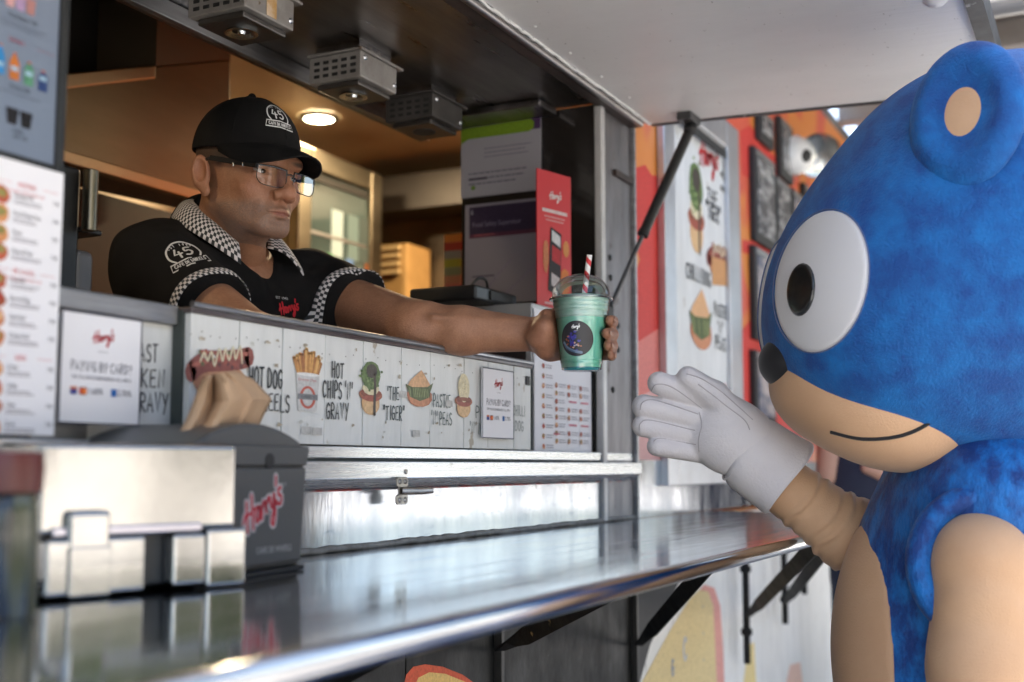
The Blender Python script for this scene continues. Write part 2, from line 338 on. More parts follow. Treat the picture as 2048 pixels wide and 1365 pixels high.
    def build(s, name, mp, parent=None, mat=None, step=.000006, base=.0005, **kw):
        V = []; F = []; C = []
        for i, (vs, fs, c) in enumerate(s.p):
            V.append(mp(np.array(vs, float), base + i * step)); C.append((fs, c))
        off = 0; cc = []
        for (fs, c), A in zip(C, V):
            for f in fs: F.append(tuple(j + off for j in f)); cc += [(*c, 1.0)] * len(f)
            off += len(A)
        me = bpy.data.meshes.new(name); me.from_pydata([tuple(p) for p in np.concatenate(V)], [], F); me.update()
        a = me.color_attributes.new('col', 'FLOAT_COLOR', 'CORNER'); a.data.foreach_set('color', np.array(cc, np.float32).ravel())
        return setp(link(name, me, mat or M['print'], parent), **kw)
def plane(O, ex, ey, n=None):
    O, ex, ey = (np.asarray(q, float) for q in (O, ex, ey)); nn = nrm(n if n is not None else np.cross(ex, ey))
    return lambda A, h: O + A[:, :1] * ex + A[:, 1:2] * ey + nn * h
def wallmap(Y): return plane((0, Y, 0), (1, 0, 0), (0, 0, 1), (0, -1, 0))
INK = srgb(60, 62, 62); RED = srgb(196, 42, 48); WHITE = (.8, .8, .8)
# ---- food pictures (unit width about 1)
def art_hotdog(P, x, y, k):
    P.disc(x, y - .12 * k, .5 * k, .17 * k, srgb(205, 150, 105), jit=.03); P.disc(x, y - .17 * k, .46 * k, .12 * k, srgb(176, 112, 74), jit=.03)
    P.stroke([(x - .52 * k, y - .06 * k), (x - .3 * k, y + .04 * k), (x, y + .07 * k), (x + .3 * k, y + .1 * k), (x + .5 * k, y + .14 * k)], .2 * k, srgb(140, 62, 50), smooth=5)
    P.stroke([(x - .5 * k, y), (x, y + .1 * k), (x + .48 * k, y + .17 * k)], .04 * k, srgb(176, 92, 74), smooth=5)
    for i in range(26): P.disc(x + random.uniform(-.38, .42) * k, y + random.uniform(.02, .16) * k, .035 * k, .022 * k, random.choice([srgb(120, 40, 34), srgb(92, 96, 52), srgb(160, 70, 50), srgb(90, 32, 28)]), n=7)
    P.stroke([(x - .36 * k + i * .062 * k + random.uniform(-.012, .012) * k, y + (random.uniform(.12, .17) if i % 2 else random.uniform(-.01, .05)) * k + i * .006 * k) for i in range(13)], .026 * k, srgb(222, 214, 180), smooth=4)
def art_fries(P, x, y, k):
    for i in range(15):
        a = (i - 7) / 7; x0 = x + a * .3 * k; x1 = x + a * .48 * k + random.uniform(-.04, .04) * k; h = (.95 - .35 * abs(a) + random.uniform(-.12, .12)) * k
        c = random.choice([srgb(216, 160, 84), srgb(198, 136, 66), srgb(228, 178, 104), srgb(176, 110, 52)]); P.stroke([(x0, y), (x1, y + h)], .115 * k, c)
        P.stroke([(x0 + .025 * k, y), (x1 + .025 * k, y + h * .97)], .03 * k, srgb(150, 92, 44))
    P.poly([(x - .42 * k, y + .12 * k), (x + .42 * k, y + .12 * k), (x + .33 * k, y - 1.2 * k), (x - .33 * k, y - 1.2 * k)], srgb(206, 205, 204))
    P.disc(x, y + .1 * k, .42 * k, .06 * k, srgb(240, 238, 236))
    for i in range(14): P.stroke([(x - .36 * k + i * .015 * k, y - .25 * k - i * .06 * k), (x + .36 * k - i * .015 * k, y - .3 * k - i * .06 * k)], .008 * k, srgb(170, 170, 172))
    P.text("Gourmet Chips", x - .36 * k, y - .14 * k, .1 * k, srgb(190, 70, 60), sx=.72, slant=.25)
    P.ring(x, y - .72 * k, .24 * k, .36 * k, .09 * k, srgb(196, 84, 62)); P.poly([(x - .36 * k, y - .8 * k), (x + .36 * k, y - .8 * k), (x + .36 * k, y - .6 * k), (x - .36 * k, y - .6 * k)], srgb(120, 122, 126))
    P.text("HARRY'S", x, y - .75 * k, .1 * k, srgb(60, 60, 64), al='c', sx=.9)
def art_pie(P, x, y, k, kind):
    P.disc(x, y - .36 * k, .36 * k, .34 * k, srgb(216, 170, 120), jit=.02); P.disc(x, y - .45 * k, .3 * k, .22 * k, srgb(226, 186, 136))
    P.disc(x, y - .12 * k, .46 * k, .2 * k, srgb(178, 108, 78), jit=.03); P.disc(x, y - .07 * k, .4 * k, .15 * k, srgb(140, 72, 52), jit=.05)
    P.disc(x, y - .22 * k, .36 * k, .07 * k, srgb(168, 84, 66), jit=.06)
    if kind == 'tiger':
        P.disc(x, y + .08 * k, .33 * k, .2 * k, srgb(226, 214, 176), jit=.05)
        P.disc(x, y + .45 * k, .37 * k, .42 * k, srgb(98, 122, 66), jit=.06)
        for i in range(70): P.disc(x + random.gauss(0, .16) * k, y + .42 * k + random.gauss(0, .2) * k, .045 * k, .04 * k, random.choice([srgb(84, 108, 54), srgb(120, 144, 84), srgb(70, 92, 48), srgb(136, 156, 98)]), n=8)
        P.disc(x + .02 * k, y + .58 * k, .22 * k, .2 * k, srgb(72, 62, 54), jit=.06)
        P.stroke([(x + .12 * k, y + .5 * k), (x + .16 * k, y + .1 * k), (x + .14 * k, y - .4 * k), (x + .15 * k, y - .68 * k)], .1 * k, srgb(76, 62, 52), smooth=5)
    else:
        P.disc(x, y + .35 * k, .3 * k, .5 * k, srgb(232, 218, 178), jit=.03)
        for i in range(26): P.disc(x + random.gauss(0, .1) * k, y + .38 * k + random.gauss(0, .18) * k, .05 * k, .02 * k, random.choice([srgb(240, 228, 192), srgb(220, 204, 162), srgb(214, 196, 150)]), n=8, rot=random.random())
        P.disc(x, y - .05 * k, .3 * k, .07 * k, srgb(150, 84, 60))
def art_pastie(P, x, y, k):
    P.disc(x, y - .18 * k, .5 * k, .26 * k, srgb(190, 116, 82), jit=.03); P.disc(x, y - .26 * k, .4 * k, .16 * k, srgb(206, 140, 100), jit=.03)
    P.poly([(x - .52 * k, y - .0 * k), (x - .4 * k, y + .16 * k), (x - .1 * k, y + .36 * k), (x + .06 * k, y + .46 * k), (x + .2 * k, y + .34 * k), (x + .44 * k, y + .1 * k), (x + .2 * k, y - .02 * k), (x - .2 * k, y - .06 * k)], srgb(222, 172, 124))
    P.poly([(x - .56 * k, y + .08 * k), (x - .3 * k, y + .02 * k), (x, y + .04 * k), (x + .3 * k, y + .06 * k), (x + .54 * k, y + .18 * k), (x + .36 * k, y - .2 * k), (x - .0 * k, y - .3 * k), (x - .38 * k, y - .22 * k)], srgb(92, 104, 58))
    for i in range(12): P.stroke([(x + (-.4 + i * .07) * k, y + .0 * k), (x + (-.36 + i * .07) * k, y - .2 * k)], .03 * k, random.choice([srgb(134, 144, 88), srgb(70, 82, 44), srgb(150, 158, 104)]))
def art_blob(P, x, y, k):
    c = random.choice([srgb(206, 128, 88), srgb(190, 96, 72), srgb(216, 150, 100), srgb(170, 88, 62)])
    P.disc(x, y, .5 * k, .42 * k, c, n=12, jit=.12); P.disc(x, y + .1 * k, .36 * k, .2 * k, random.choice([srgb(228, 188, 140), srgb(176, 70, 56), srgb(150, 140, 80)]), n=10, jit=.1)
def art_emblem(P, x, y, k, col=(.72, .72, .72)):
    """arched 45 badge, k = full width"""
    P.stroke(catmull([(x - .33 * k, y - .02 * k), (x - .46 * k, y + .2 * k), (x - .42 * k, y + .52 * k), (x - .2 * k, y + .74 * k), (x, y + .79 * k), (x + .2 * k, y + .74 * k), (x + .42 * k, y + .52 * k), (x + .46 * k, y + .2 * k), (x + .36 * k, y - .02 * k)], 5), .055 * k, col, caps=False)
    P.hand('45', x - .02 * k, y + .12 * k, .38 * k, col, al='c', sx=1.15, wd=.17, jit=0, sp=.18)
    for i, ch in enumerate('EST 1945'):
        if ch != ' ':
            t = math.radians(120 - i * 8.6); P.hand(ch, x + .6 * k * math.cos(t) - .02 * k, y + .03 * k + .6 * k * math.sin(t), .09 * k, col, wd=.2, jit=0, rot=t - math.pi / 2)
    bnr = [(x - .52 * k, y - .04 * k), (x, y - .0 * k), (x + .52 * k, y - .04 * k), (x + .56 * k, y - .28 * k), (x, y - .25 * k), (x - .56 * k, y - .28 * k)]
    P.stroke(bnr + [bnr[0], bnr[1]], .045 * k, col, caps=False)
    P.hand('CAFE DE WHEELS', x, y - .205 * k, .12 * k, col, al='c', width=.9 * k, wd=.2, jit=0)
# ------------------------------------------------------------------ ground and street
g = MB(); g.add([(-60, -60, 0), (60, -60, 0), (60, 60, 0), (-60, 60, 0)], [(0, 1, 2, 3)])
rd = MB().box((-60, -10.5, .0), (60, -5.6, .004)); rd.build('road', pm('grey_asphalt', (.06, .06, .062), .8, col2=(.045, .045, .047), nscale=8, bump=.3, bscale=60), kind='structure')
MB().box((-60, -5.6, 0), (60, -5.45, .12)).build('kerb', pm('kerb_stone', (.34, .33, .31), .8), kind='structure', bevel=.01)
MB().box((-60, -5.449, 0), (60, -5.40, .004)).build('gutter_line', pm('joint_dirt', (.12, .11, .1), .9), kind='structure')
M['ground'] = pm('pale_paving', (.52, .50, .46), .8, col2=(.42, .40, .37), nscale=3, bump=.2, bscale=30)
g.build('pavement', M['ground'], kind='structure')
CT = 1.25 - .129        # counter top height
ZB0, ZB1 = 1.25 + .030, 1.25 + .2005   # menu board
XW0, XP0, XP1 = .965, 2.545, 2.762     # window start, post start, post end
van = thing('food_van', 'food van with open serving hatch, weathered white menu board and black lower wall', 'food van', (2, .8, 0))
Z = lambda u, v, Y=0.: onY(u, v, Y)[2]
X = lambda u, v=900, Y=0.: onY(u, v, Y)[0]
# shell
x990, x1260 = X(990, 1280, .03), X(1262, 1200, .03)
b = MB()
for i, (x0, x1) in enumerate([(-1.5, X(655, 1340, .03)), (X(655, 1340, .03), X(812, 1330, .03)), (X(812, 1330, .03), x990), (x990, x1260)]):
    MB().box((x0 + .002, .03, .25), (x1 - .002, .07, CT - .02)).build('wall_panel', M['black_wall'], van, bevel=.002)
xs = [x1260, X(1400, 1200, .03), X(1490, 1200, .03), 4.0, 6.2]
for x0, x1 in zip(xs, xs[1:]):
    MB().box((x0 + .0015, .03, .25), (x1 - .0015, .07, CT - .02)).build('wall_panel', M['white_wall'], van, bevel=.002)
MB().box((-1.5, .07, .22), (6.2, .09, CT - .021)).build('inner_skin', M['dark_in'], van)
for xx in (x990, x1260):
    MB().box((xx - .006, .012, .25), (xx + .006, .0295, CT - .025)).build('wall_seam', M['black'], van, bevel=.002)
MB().box((-1.5, .03, CT + .0), (XW0 - .05, .07, 2.75)).build('side_panel', M['black_wall'], van)
M['header'] = pm('header_panel', (.10, .10, .10), .5)
MB().box((XW0 - .05, .04, 2.14), (XP1, .07, 2.75)).build('header_panel', M['header'], van)
MB().box((-1.5, .0, 2.75), (6.2, 2.0, 2.80)).build('roof', M['header'], van)
MB().box((-1.5, 1.80, .25), (6.2, 1.84, 2.75)).build('rear_wall', M['warm_wall'], van)
MB().box((-1.5, .07, .20), (-1.46, 1.8, 2.75)).build('end_wall', M['dark_in'], van)
MB().box((-1.46, .09, .20), (6.2, 1.8, .24)).build('floor', M['dark_in'], van)
MB().box((-1.46, .50, 2.48), (6.2, 1.8, 2.50)).build('ceiling', M['warm_wall'], van)
MB().box((4.32, .09, .24), (4.36, 1.8, 2.48)).build('partition_wall', M['warm_wall'], van)
# the soffit inside the hatch, with a bright angle along its inner edge
MB().box((-1.46, .005, 2.095), (XP0 + .0, .46, 2.12)).build('soffit', M['steel_dark'], van)
MB().box((-1.46, .455, 2.06), (XP0, .470, 2.094)).build('soffit_edge', M['alu_dull'], van, bevel=.002)
MB().box((-1.46, .47, 2.06), (XP0, .48, 2.49)).build('soffit_riser', M['steel_dark'], van)
MB().box((XP0 - .10, .10, 2.078), (XP0 - .005, .45, 2.094)).build('soffit_bracket', M['steel_dark'], van, bevel=.004)
M['hinge'] = pm('rusty_hinge_channel', (.10, .07, .06), .55, .6, col2=(.03, .026, .025), nscale=9, stretch=(.6, 2, 2), bump=.2, spots=(20, .66, .7, (.4, .38, .36), (1, 1, 1)))
MB().box((-1.46, -.030, 2.088), (XP1, .004, 2.125)).build('hinge_channel', M['hinge'], van, bevel=.003)
MB().tube([(-1.46, -.036, 2.092), (XP1 - .02, -.036, 2.092)], .009, 10).build('hinge_rod', M['steel_dark'], van, smooth=50)
# post at the far end of the hatch
MB().box((XP0, -.012, CT), (XP0 + .024, .008, 2.09)).build('post_edge', pm('pale_post_edge', (.62, .61, .60), .45, .3, col2=(.5, .49, .48), nscale=8), van, bevel=.004)
MB().box((XP0 + .025, -.005, CT), (XP1 - .012, .04, 2.088)).build('post', M['steel_post'], van, bevel=.003)
MB().box((XP1 - .0115, -.016, CT), (XP1, .04, 2.088)).build('post_trim', M['alu_dull'], van, bevel=.002)
MB().box((X(1222, 350), -.014, Z(1222, 352)), (XP1 - .014, -.0055, Z(1222, 340))).build('bracket_bar', M['hinge'], van)
for u, v in [(1207, 516), (1220, 516), (1207, 556), (1221, 556), (1213, 577), (1236, 652), (1226, 780), (1236, 700)]:
    p = onY(u, v, -.006); MB().lathe([(.0, .004), (.006, .003), (.008, 0)], p, 12, (0, -1, 0)).build('bolt', M['rubber'], van)
# partition inside with dark glass
M['dark_glass'] = pm('dark_glass', (.02, .017, .015), .06, 0, coat=.6)
MB().box((XP0 + .003, .009, CT), (XP0 + .02, .362, 2.094)).build('side_glass', M['dark_glass'], van)
# ---- orange outer wall beyond the hatch
M['orange'] = pm('orange_red_wall', (.70, .23, .04), .42, col2=(.64, .10, .05), nscale=2.2, stretch=(1.2, 1, 1.1), contrast=(.47, .53), bump=.05, detail=2)
MB().box((XP1 + .001, .0, CT), (6.2, .07, 2.749)).build('orange_panel', M['orange'], van)
XB_END = X(1056, 800); XB0_ = X(369, 800)
rd_ = srgb(212, 66, 58)
for i_, (q, c_) in enumerate([([(1266, 338), (1290, 330), (1304, 352), (1322, 350), (1345, 380), (1345, 960), (1266, 960), (1266, 560), (1280, 520), (1266, 470)], rd_), ([(1266, 690), (1345, 640), (1345, 960), (1266, 960)], srgb(226, 130, 120)), ([(1266, 800), (1345, 760), (1345, 990), (1266, 990)], srgb(232, 178, 172)),
    ([(1480, 262), (1500, 250), (1560, 330), (1562, 388), (1484, 350)], rd_), ([(1484, 480), (1545, 486), (1545, 520), (1484, 505)], rd_), ([(1484, 660), (1500, 640), (1544, 690), (1600, 700), (1600, 900), (1484, 900)], rd_), ([(1590, 396), (1640, 380), (1640, 440), (1592, 420)], rd_)]):
    P = Print(); P.poly([bx(u, v) for u, v in q], c_); P.build('painted_patch', wallmap(-.0001 - .0001 * (i_ % 3)), van)
# ---- front boards: planks with printed menu, joints recessed
MB().box((XB0_ - .003, .004, ZB0 - .002), (XB_END, .02, ZB1 - .004)).build('board_backing', M['dark_line'], van)
edges = [369, 469, 556, 642, 719, 796, 854, 922, 970, 1022, 1056]
XB = [X(u, 800) for u in edges]
for i, (x0, x1) in enumerate(zip(XB, XB[1:])):
    e = random.uniform(0, .0012)
    MB().box((x0 + .0011, -.006 - e, ZB0), (x1 - .0011, .004, ZB1 - .0075)).build('plank', M['plank'], van, bevel=.0008)
XL = [XW0 + .05, X(275, 700, .02), X(347, 700, .02), XB[0] - .002]
for x0, x1 in zip(XL, XL[1:]):
    MB().box((x0 + .001, .0215, ZB0 - .03), (x1 - .001, .035, ZB1 - .02)).build('plank', M['plank'], van, bevel=.0008)
MB().box((XB[0] - .002, -.010, ZB1 - .0075), (XB[-1] + .002, .05, ZB1)).build('board_cap', pm('dark_red_cap', (.06, .03, .03), .4, .5, col2=(.2, .19, .19), nscale=14, stretch=(.3, 1, 1)), van, bevel=.002)
MB().tube([(XB[0] - .002, -.010, ZB1 + .003), (XB[-1], -.010, ZB1 + .003)], .0042, 10).build('board_bead', M['alu_dull'], van, smooth=50)
MB().box((XB[-1] + .0015, -.008, ZB0), (XB[-1] + .006, .004, ZB1 - .008)).build('board_edge', M['dark_line'], van)
MB().box((XB[-1] - .027, -.0095, Z(1040, 770)), (XB[-1] - .009, -.0072, Z(1040, 752))).build('board_clip', M['rubber'], van, bevel=.002)
MB().box((XW0 - .02, .010, ZB1 - .024), (XB[0] - .003, .060, ZB1 + .002)).build('sill_angle', M['alu_dull'], van, bevel=.003)
MB().box((XW0 - .02, .012, ZB1 - .030), (XW0 + .06, .0355, CT)).build('left_jamb', M['alu_dull'], van)
# ---- rails and splash plate below the boards
MB().box((-1.46, -.006, 1.25 + .010), (XP1 - .02, .03, 1.25 + .0285)).build('lower_rail', M['alu'], van, bevel=.002)
MB().box((-1.46, -.003, 1.25 + .006), (XP1 - .02, .02, 1.25 + .0098)).build('rail_groove', M['dark_line'], van)
rail = [(-.022, .0055), (-.022, -.021), (-.004, -.037), (.02, -.037), (.02, .0055)]
MB().prism([(-1.46, y, 1.25 + z) for y, z in rail], (XP1 + 1.46 - .0, 0, 0)).build('hatch_rail', M['alu'], van, bevel=.0015)
M['redline'] = pm('chipped_red_line', (.40, .05, .035), .6, col2=(.25, .24, .24), nscale=16, stretch=(1, 1, 3), contrast=(.45, .55))
MB().box((-1.46, -.0055, 1.25 - .0395), (XP1, .02, 1.25 - .0371)).build('red_line', M['redline'], van)
MB().box((-1.46, -.003, CT + .0), (XP1, .02, 1.25 - .0396)).build('splash_plate', M['alu_shiny'], van)
MB().box((XP1 + .002, -.003, CT), (6.2, .029, 1.25 + .012)).build('splash_plate', M['alu_shiny'], van)
bead = [(-1.46 + i * .02, -.006 + random.uniform(-.0012, .0012), CT + .004 + random.uniform(-.0012, .0012)) for i in range(212)]
MB().tube(bead, .0052, 8).build('sealant_bead', pm('old_sealant', (.34, .32, .29), .6, col2=(.2, .19, .17), nscale=40), van, smooth=60)
# ---- latch on the rail
pc = onY(802, 982, -.026); M['latch'] = pm('tarnished_steel', (.42, .39, .35), .35, 1., col2=(.24, .21, .18), nscale=40, bump=.1)
k = MB(); s_ = 1 / 1230.
prof = []
for (px, pz) in [(-11, 27), (11, 27), (14, 22), (14, 10), (9, 6), (9, -6), (14, -10), (14, -22), (10, -27), (-12, -27), (-15, -22), (-15, -10), (-9, -6), (-9, 6), (-14, 10), (-14, 22)]:
    prof.append(pc + np.array([px * s_ * 1.5, 0, pz * s_]))
latch = k.prism(prof, (0, -.003, 0)).build('latch', M['latch'], van, bevel=.0012)
for sx in (-7, 7):
    for sz in (-18, 18):
        c = pc + np.array([sx * s_ * 1.4, -.003, sz * s_]); MB().lathe([(0, .003), (.0022, .0028), (.004, .0012), (.0046, 0)], c, 14, (0, -1, 0)).build('rivet', M['latch'], latch, smooth=50)
MB().tube([pc + np.array([-.004, -.004, 0]), pc + np.array([.004, -.012, 0]), pc + np.array([.014, -.030, .0]), pc + np.array([.024, -.046, .001])], [.0062, .0066, .006, .0048], 12).build('lever', M['latch'], latch, smooth=60)
p = onY(812, 944, -.0225); MB().lathe([(0, .002), (.003, .0018), (.0042, 0)], p, 12, (0, -1, 0)).build('rivet', M['latch'], van, smooth=50)
# ---- the raised hatch flap
pe = onY(1278, 236, -.02); po = onX(1985, 178, pe[0]); xe = pe[0] + .02
zi, yo, zo = 2.104, po[1], po[2] + .004
fl = MB().hexa([(-1.46, -.045, zi), (xe, -.045, zi), (xe, yo, zo), (-1.46, yo, zo), (-1.46, -.045, zi + .03), (xe, -.045, zi + .03), (xe, yo, zo + .03), (-1.46, yo, zo + .03)]).build('hatch_flap', M['white_flap'], van)
M['trim'] = pm('dark_flap_trim', (.09, .09, .092), .45, .4, col2=(.03, .03, .03), nscale=14, spots=(30, .64, .7, (.34, .34, .34), (1, 1, 1)))
MB().hexa([(-1.46, yo - .032, zo - .010), (xe + .012, yo - .032, zo - .010), (xe + .012, yo - .001, zo - .010), (-1.46, yo - .001, zo - .010), (-1.46, yo - .032, zo + .045), (xe + .012, yo - .032, zo + .045), (xe + .012, yo - .001, zo + .045), (-1.46, yo - .001, zo + .045)]).build('flap_trim', M['trim'], fl)
MB().hexa([(xe + .001, -.045, zi - .004), (xe + .012, -.045, zi - .004), (xe + .012, yo, zo - .004), (xe + .001, yo, zo - .004), (xe + .001, -.045, zi + .04), (xe + .012, -.045, zi + .04), (xe + .012, yo, zo + .04), (xe + .001, yo, zo + .04)]).build('flap_trim', M['trim'], fl)
for i in range(14):
    xx = .35 + i * .17; MB().lathe([(0, .0022), (.003, .0018), (.0045, 0)], (xx, -.075, zi - .0006 + (zo - zi) * .03 / abs(yo)), 10, (0, 0, -1)).build('flap_screw', M['white_flap'], fl, smooth=60)
# sprayed edge of the paint along the hinge, uneven
rag = MB(); pts = []
for i in range(160):
    x = .2 + i * .0163; pts.append((x, -.045 + .002, zi - .0015 + random.uniform(-.003, .002)))
rag.tube(pts, .0035, 6).build('paint_edge', pm('white_paint_edge', (.75, .75, .74), .5), fl)
hk = onZ(1872, 12, 2.07); MB().lathe([(.0, .014), (.014, .012), (.022, .004), (.024, 0)], (hk[0], hk[1], zo + .005 + (yo - hk[1]) * 0), 16, (0, 0, -1)).build('flap_hook', M['white_flap'], fl, smooth=60)
# gas strut
sb = onY(1222, 612, -.02); st_ = np.array([xe - .03, onX(1388, 250, xe)[1], zi - .035])
gs = MB().tube([sb + (st_ - sb) * .40, sb + (st_ - sb) * .97], .0125, 16).build('gas_strut', M['black'], van, smooth=50)
MB().tube([sb, sb + (st_ - sb) * .42], .0055, 12).build('strut_rod', pm('grey_strut_rod', (.10, .10, .105), .3, .6), gs, smooth=50)
MB().tube([sb + (st_ - sb) * .385, sb + (st_ - sb) * .41], .0138, 16).build('strut_collar', M['rubber'], gs, smooth=50)
MB().ell(st_, .017).build('strut_ball', M['rubber'], gs, smooth=60)
MB().box(st_ + np.array([-.05, -.018, .012]), st_ + np.array([.028, .018, .034])).build('strut_bracket', M['trim'], gs, bevel=.003)
MB().box((sb[0] - .02, -.02, sb[2] - .03), (sb[0] + .02, -.0055, sb[2] + .02)).build('strut_bracket', M['rubber'], gs, bevel=.003)
# ---- mural printed on the lower wall
YEL = srgb(232, 196, 120)
def px2(l, Y=.03): return [bx(u, v, Y) for u, v in l]
def paint(name, base, *cmds):
    P = Print()
    for c in cmds: c(P)
    P.build(name, wallmap(base), van)
poly_ = lambda l, c: (lambda P: P.poly(px2(l), c))
paint('mural_shape', .03, poly_([(770, 1560), (800, 1400), (812, 1350), (826, 1334), (850, 1329), (885, 1334), (925, 1350), (950, 1368), (990, 1560)], srgb(214, 92, 60)), poly_([(795, 1560), (818, 1400), (836, 1356), (858, 1345), (890, 1348), (930, 1364), (946, 1378), (978, 1560)], YEL))
paint('mural_shape', .0299, poly_([(1264, 1420), (1264, 1110), (1330, 1100), (1392, 1090), (1300, 1290)], srgb(58, 58, 60)))
paint('mural_shape', .0295, poly_([(1300, 1425), (1392, 1188), (1408, 1170), (1428, 1176), (1440, 1212), (1446, 1300), (1450, 1425)], srgb(226, 160, 150)), poly_([(1250, 1425), (1290, 1352), (1338, 1264), (1378, 1200), (1398, 1180), (1416, 1184), (1426, 1212), (1430, 1300), (1436, 1425)], srgb(226, 204, 150)))
paint('mural_letter', .0285, lambda P: P.hand('C', *bx(1366, 1322, .03), .058, srgb(205, 208, 214), wd=.2)); paint('mural_letter', .0285, lambda P: P.hand('G', *bx(1342, 1352, .03), .04, srgb(150, 160, 180), wd=.2))
paint('mural_shape', .0297, poly_([(1480, 1420), (1496, 1290), (1508, 1285), (1514, 1420)], srgb(236, 214, 150))); paint('mural_shape', .0297, poly_([(1560, 1420), (1580, 1330), (1600, 1325), (1612, 1420)], srgb(232, 190, 170)))
for x_ in (x990, x1260, X(1400, 1200, .03), X(1490, 1200, .03)):
    for zz in np.arange(.62, CT - .04, .075): MB().lathe([(0, .0022), (.003, .0018), (.0045, 0)], (x_ + .022, .0298, zz), 10, (0, -1, 0)).build('rivet', M['alu_dull'], van)
# drain posts on the lower wall
for u, v0, v1 in [(1490, 1098, 1330), (1567, 1085, 1250), (1606, 1075, 1190)]:
    q = onY(u, v0, -.01); MB().tube([(q[0], -.01, CT - .022), (q[0], -.01, Z(u, v1, -.01))], .011, 10).build('downpipe', M['iron'], van, smooth=50)
    for f in (.4, .8): zz = CT + (Z(u, v1, -.01) - CT) * f; MB().lathe([(.011, -.012), (.018, -.008), (.018, .008), (.011, .012)], (q[0], -.01, zz), 12).build('pipe_collar', M['iron'], van)
# ------------------------------------------------------------------ counter
cnt = thing('serving_counter', 'long polished steel serving counter folded out below the menu board', 'counter', (1.5, -.27, CT))
YC = -.53
MB().box((-1.46, YC, CT - .012), (XP1 + .0, -.004, CT - .0002)).build('counter_top', M['counter'], cnt)
MB().box((XP1 + .002, YC, CT - .0125), (3.35, -.004, CT - .0008)).build('counter_top', M['counter'], cnt)
M['edge'] = pm('bright_counter_edge', (.66, .67, .68), .12, 1., col2=(.5, .5, .52), nscale=6, stretch=(.5, 1, 4), rvar=.05)
lip = [(YC + .002, -.0), (YC - .004, -.0005), (YC - .008, -.005), (YC - .008, -.021), (YC - .004, -.0235), (YC + .02, -.0235), (YC + .02, -.014), (YC + .002, -.0125)]
MB().prism([(-1.46, y, CT + z) for y, z in lip], (4.81, 0, 0)).build('counter_edge', M['edge'], cnt, smooth=60)
MB().box((-1.46, YC + .02, CT - .024), (3.35, YC + .05, CT - .0125)).build('edge_stiffener', M['iron'], cnt)
def brace(p, q, wd=.034):
    p, q = np.asarray(p), np.asarray(q); m1 = p + (q - p) * .16; bb = MB()
    d = nrm(q - p); s1 = nrm(np.cross(d, (1, 0, 0))); 
    a = [(p, nrm(np.cross(d, (0, 0, 1))), .010), (p + (q - p) * .10, nrm(np.cross(d, (0, 0, 1)) + .4 * s1), .012), (m1 + (q - p) * .06, s1, wd / 2), (q, s1, wd / 2)]
    Pg = []
    for c, s2, h in a:
        n2 = np.cross(d, s2) * .003; Pg.append([c + s2 * h + n2, c - s2 * h + n2, c - s2 * h - n2, c + s2 * h - n2])
    bb.grid(np.array(Pg), cyc=True); n = len(bb.v); bb.f += [(3, 2, 1, 0), (n - 4, n - 3, n - 2, n - 1)]; bb.c += [None, None]
    return bb.build('brace', M['iron'], cnt, bevel=.0012)
for (u0, v0), (u1, v1) in [((640, 1372), (930, 1210)), ((1000, 1300), (1292, 1142)), ((1278, 1290), (1436, 1106)), ((1496, 1232), (1652, 1086)), ((1570, 1206), (1696, 1078))]:
    a = onY(u0, v0, .012 if u0 < 1400 else -.012); c = onZ(u1, v1, CT - .028); c[1] = max(c[1], YC + .03); brace(a, c)
# ------------------------------------------------------------------ things inside the van
hd = thing('extractor_hood', 'warm lit stainless extractor hood behind the man in the black cap', 'extractor hood', (1.2, 1.0, 1.9))
p0, p1 = onY(60, 150, 1.0), onY(462, 120, 1.0)
MB().prism([onY(u, v, 1.0) for u, v in [(60, 306), (462, 402), (462, 118), (312, 132), (60, 158)]], (0, .2, 0)).build('hood_panel', M['steel_warm'], hd, bevel=.006)
zt = onY(300, 160, 1.0)[2]
MB().prism([onY(u, v, .985) for u, v in [(60, 186), (312, 157), (312, 131), (60, 154)]], (0, .0145, 0)).build('hood_lip', pm('hood_lip', (.52, .46, .36), .3, 1.), hd, bevel=.004)
MB().box((onY(313, 130, 1.0)[0] + .001, 1.003, zt - .1), (p1[0] + .0, 1.2, 2.478)).build('hood_duct', pm('duct_steel', (.16, .13, .10), .4, .8), hd)
zlo = onY(300, 352, 1.0)[2]
MB().box((p0[0], .99, zlo - .03), (p1[0] - .02, 1.02, zlo - .001)).build('hood_rim', pm('hood_rim', (.5, .42, .3), .35, 1.), hd, bevel=.004)
MB().box((p0[0] - .2, 1.25, 1.0), (p1[0] + .2, 1.3, zlo)).build('back_panel', M['dark_in'], hd)
cb = thing('wall_cupboard', 'dark open cupboard high in the corner above the steel hood', 'cupboard', (1.1, 1.1, 2.3))
MB().box((p0[0] - .3, 1.205, zt - .05), (onY(312, 60, 1.2)[0], 1.5, 2.475)).build('carcass', pm('black_carcass', (.010, .008, .007), .6), cb)
MB().box((onY(228, 60, 1.2)[0] - .008, 1.19, zt - .03), (onY(228, 60, 1.2)[0] + .008, 1.204, 2.47)).build('door_stile', pm('dark_wood', (.05, .035, .02), .5), cb)
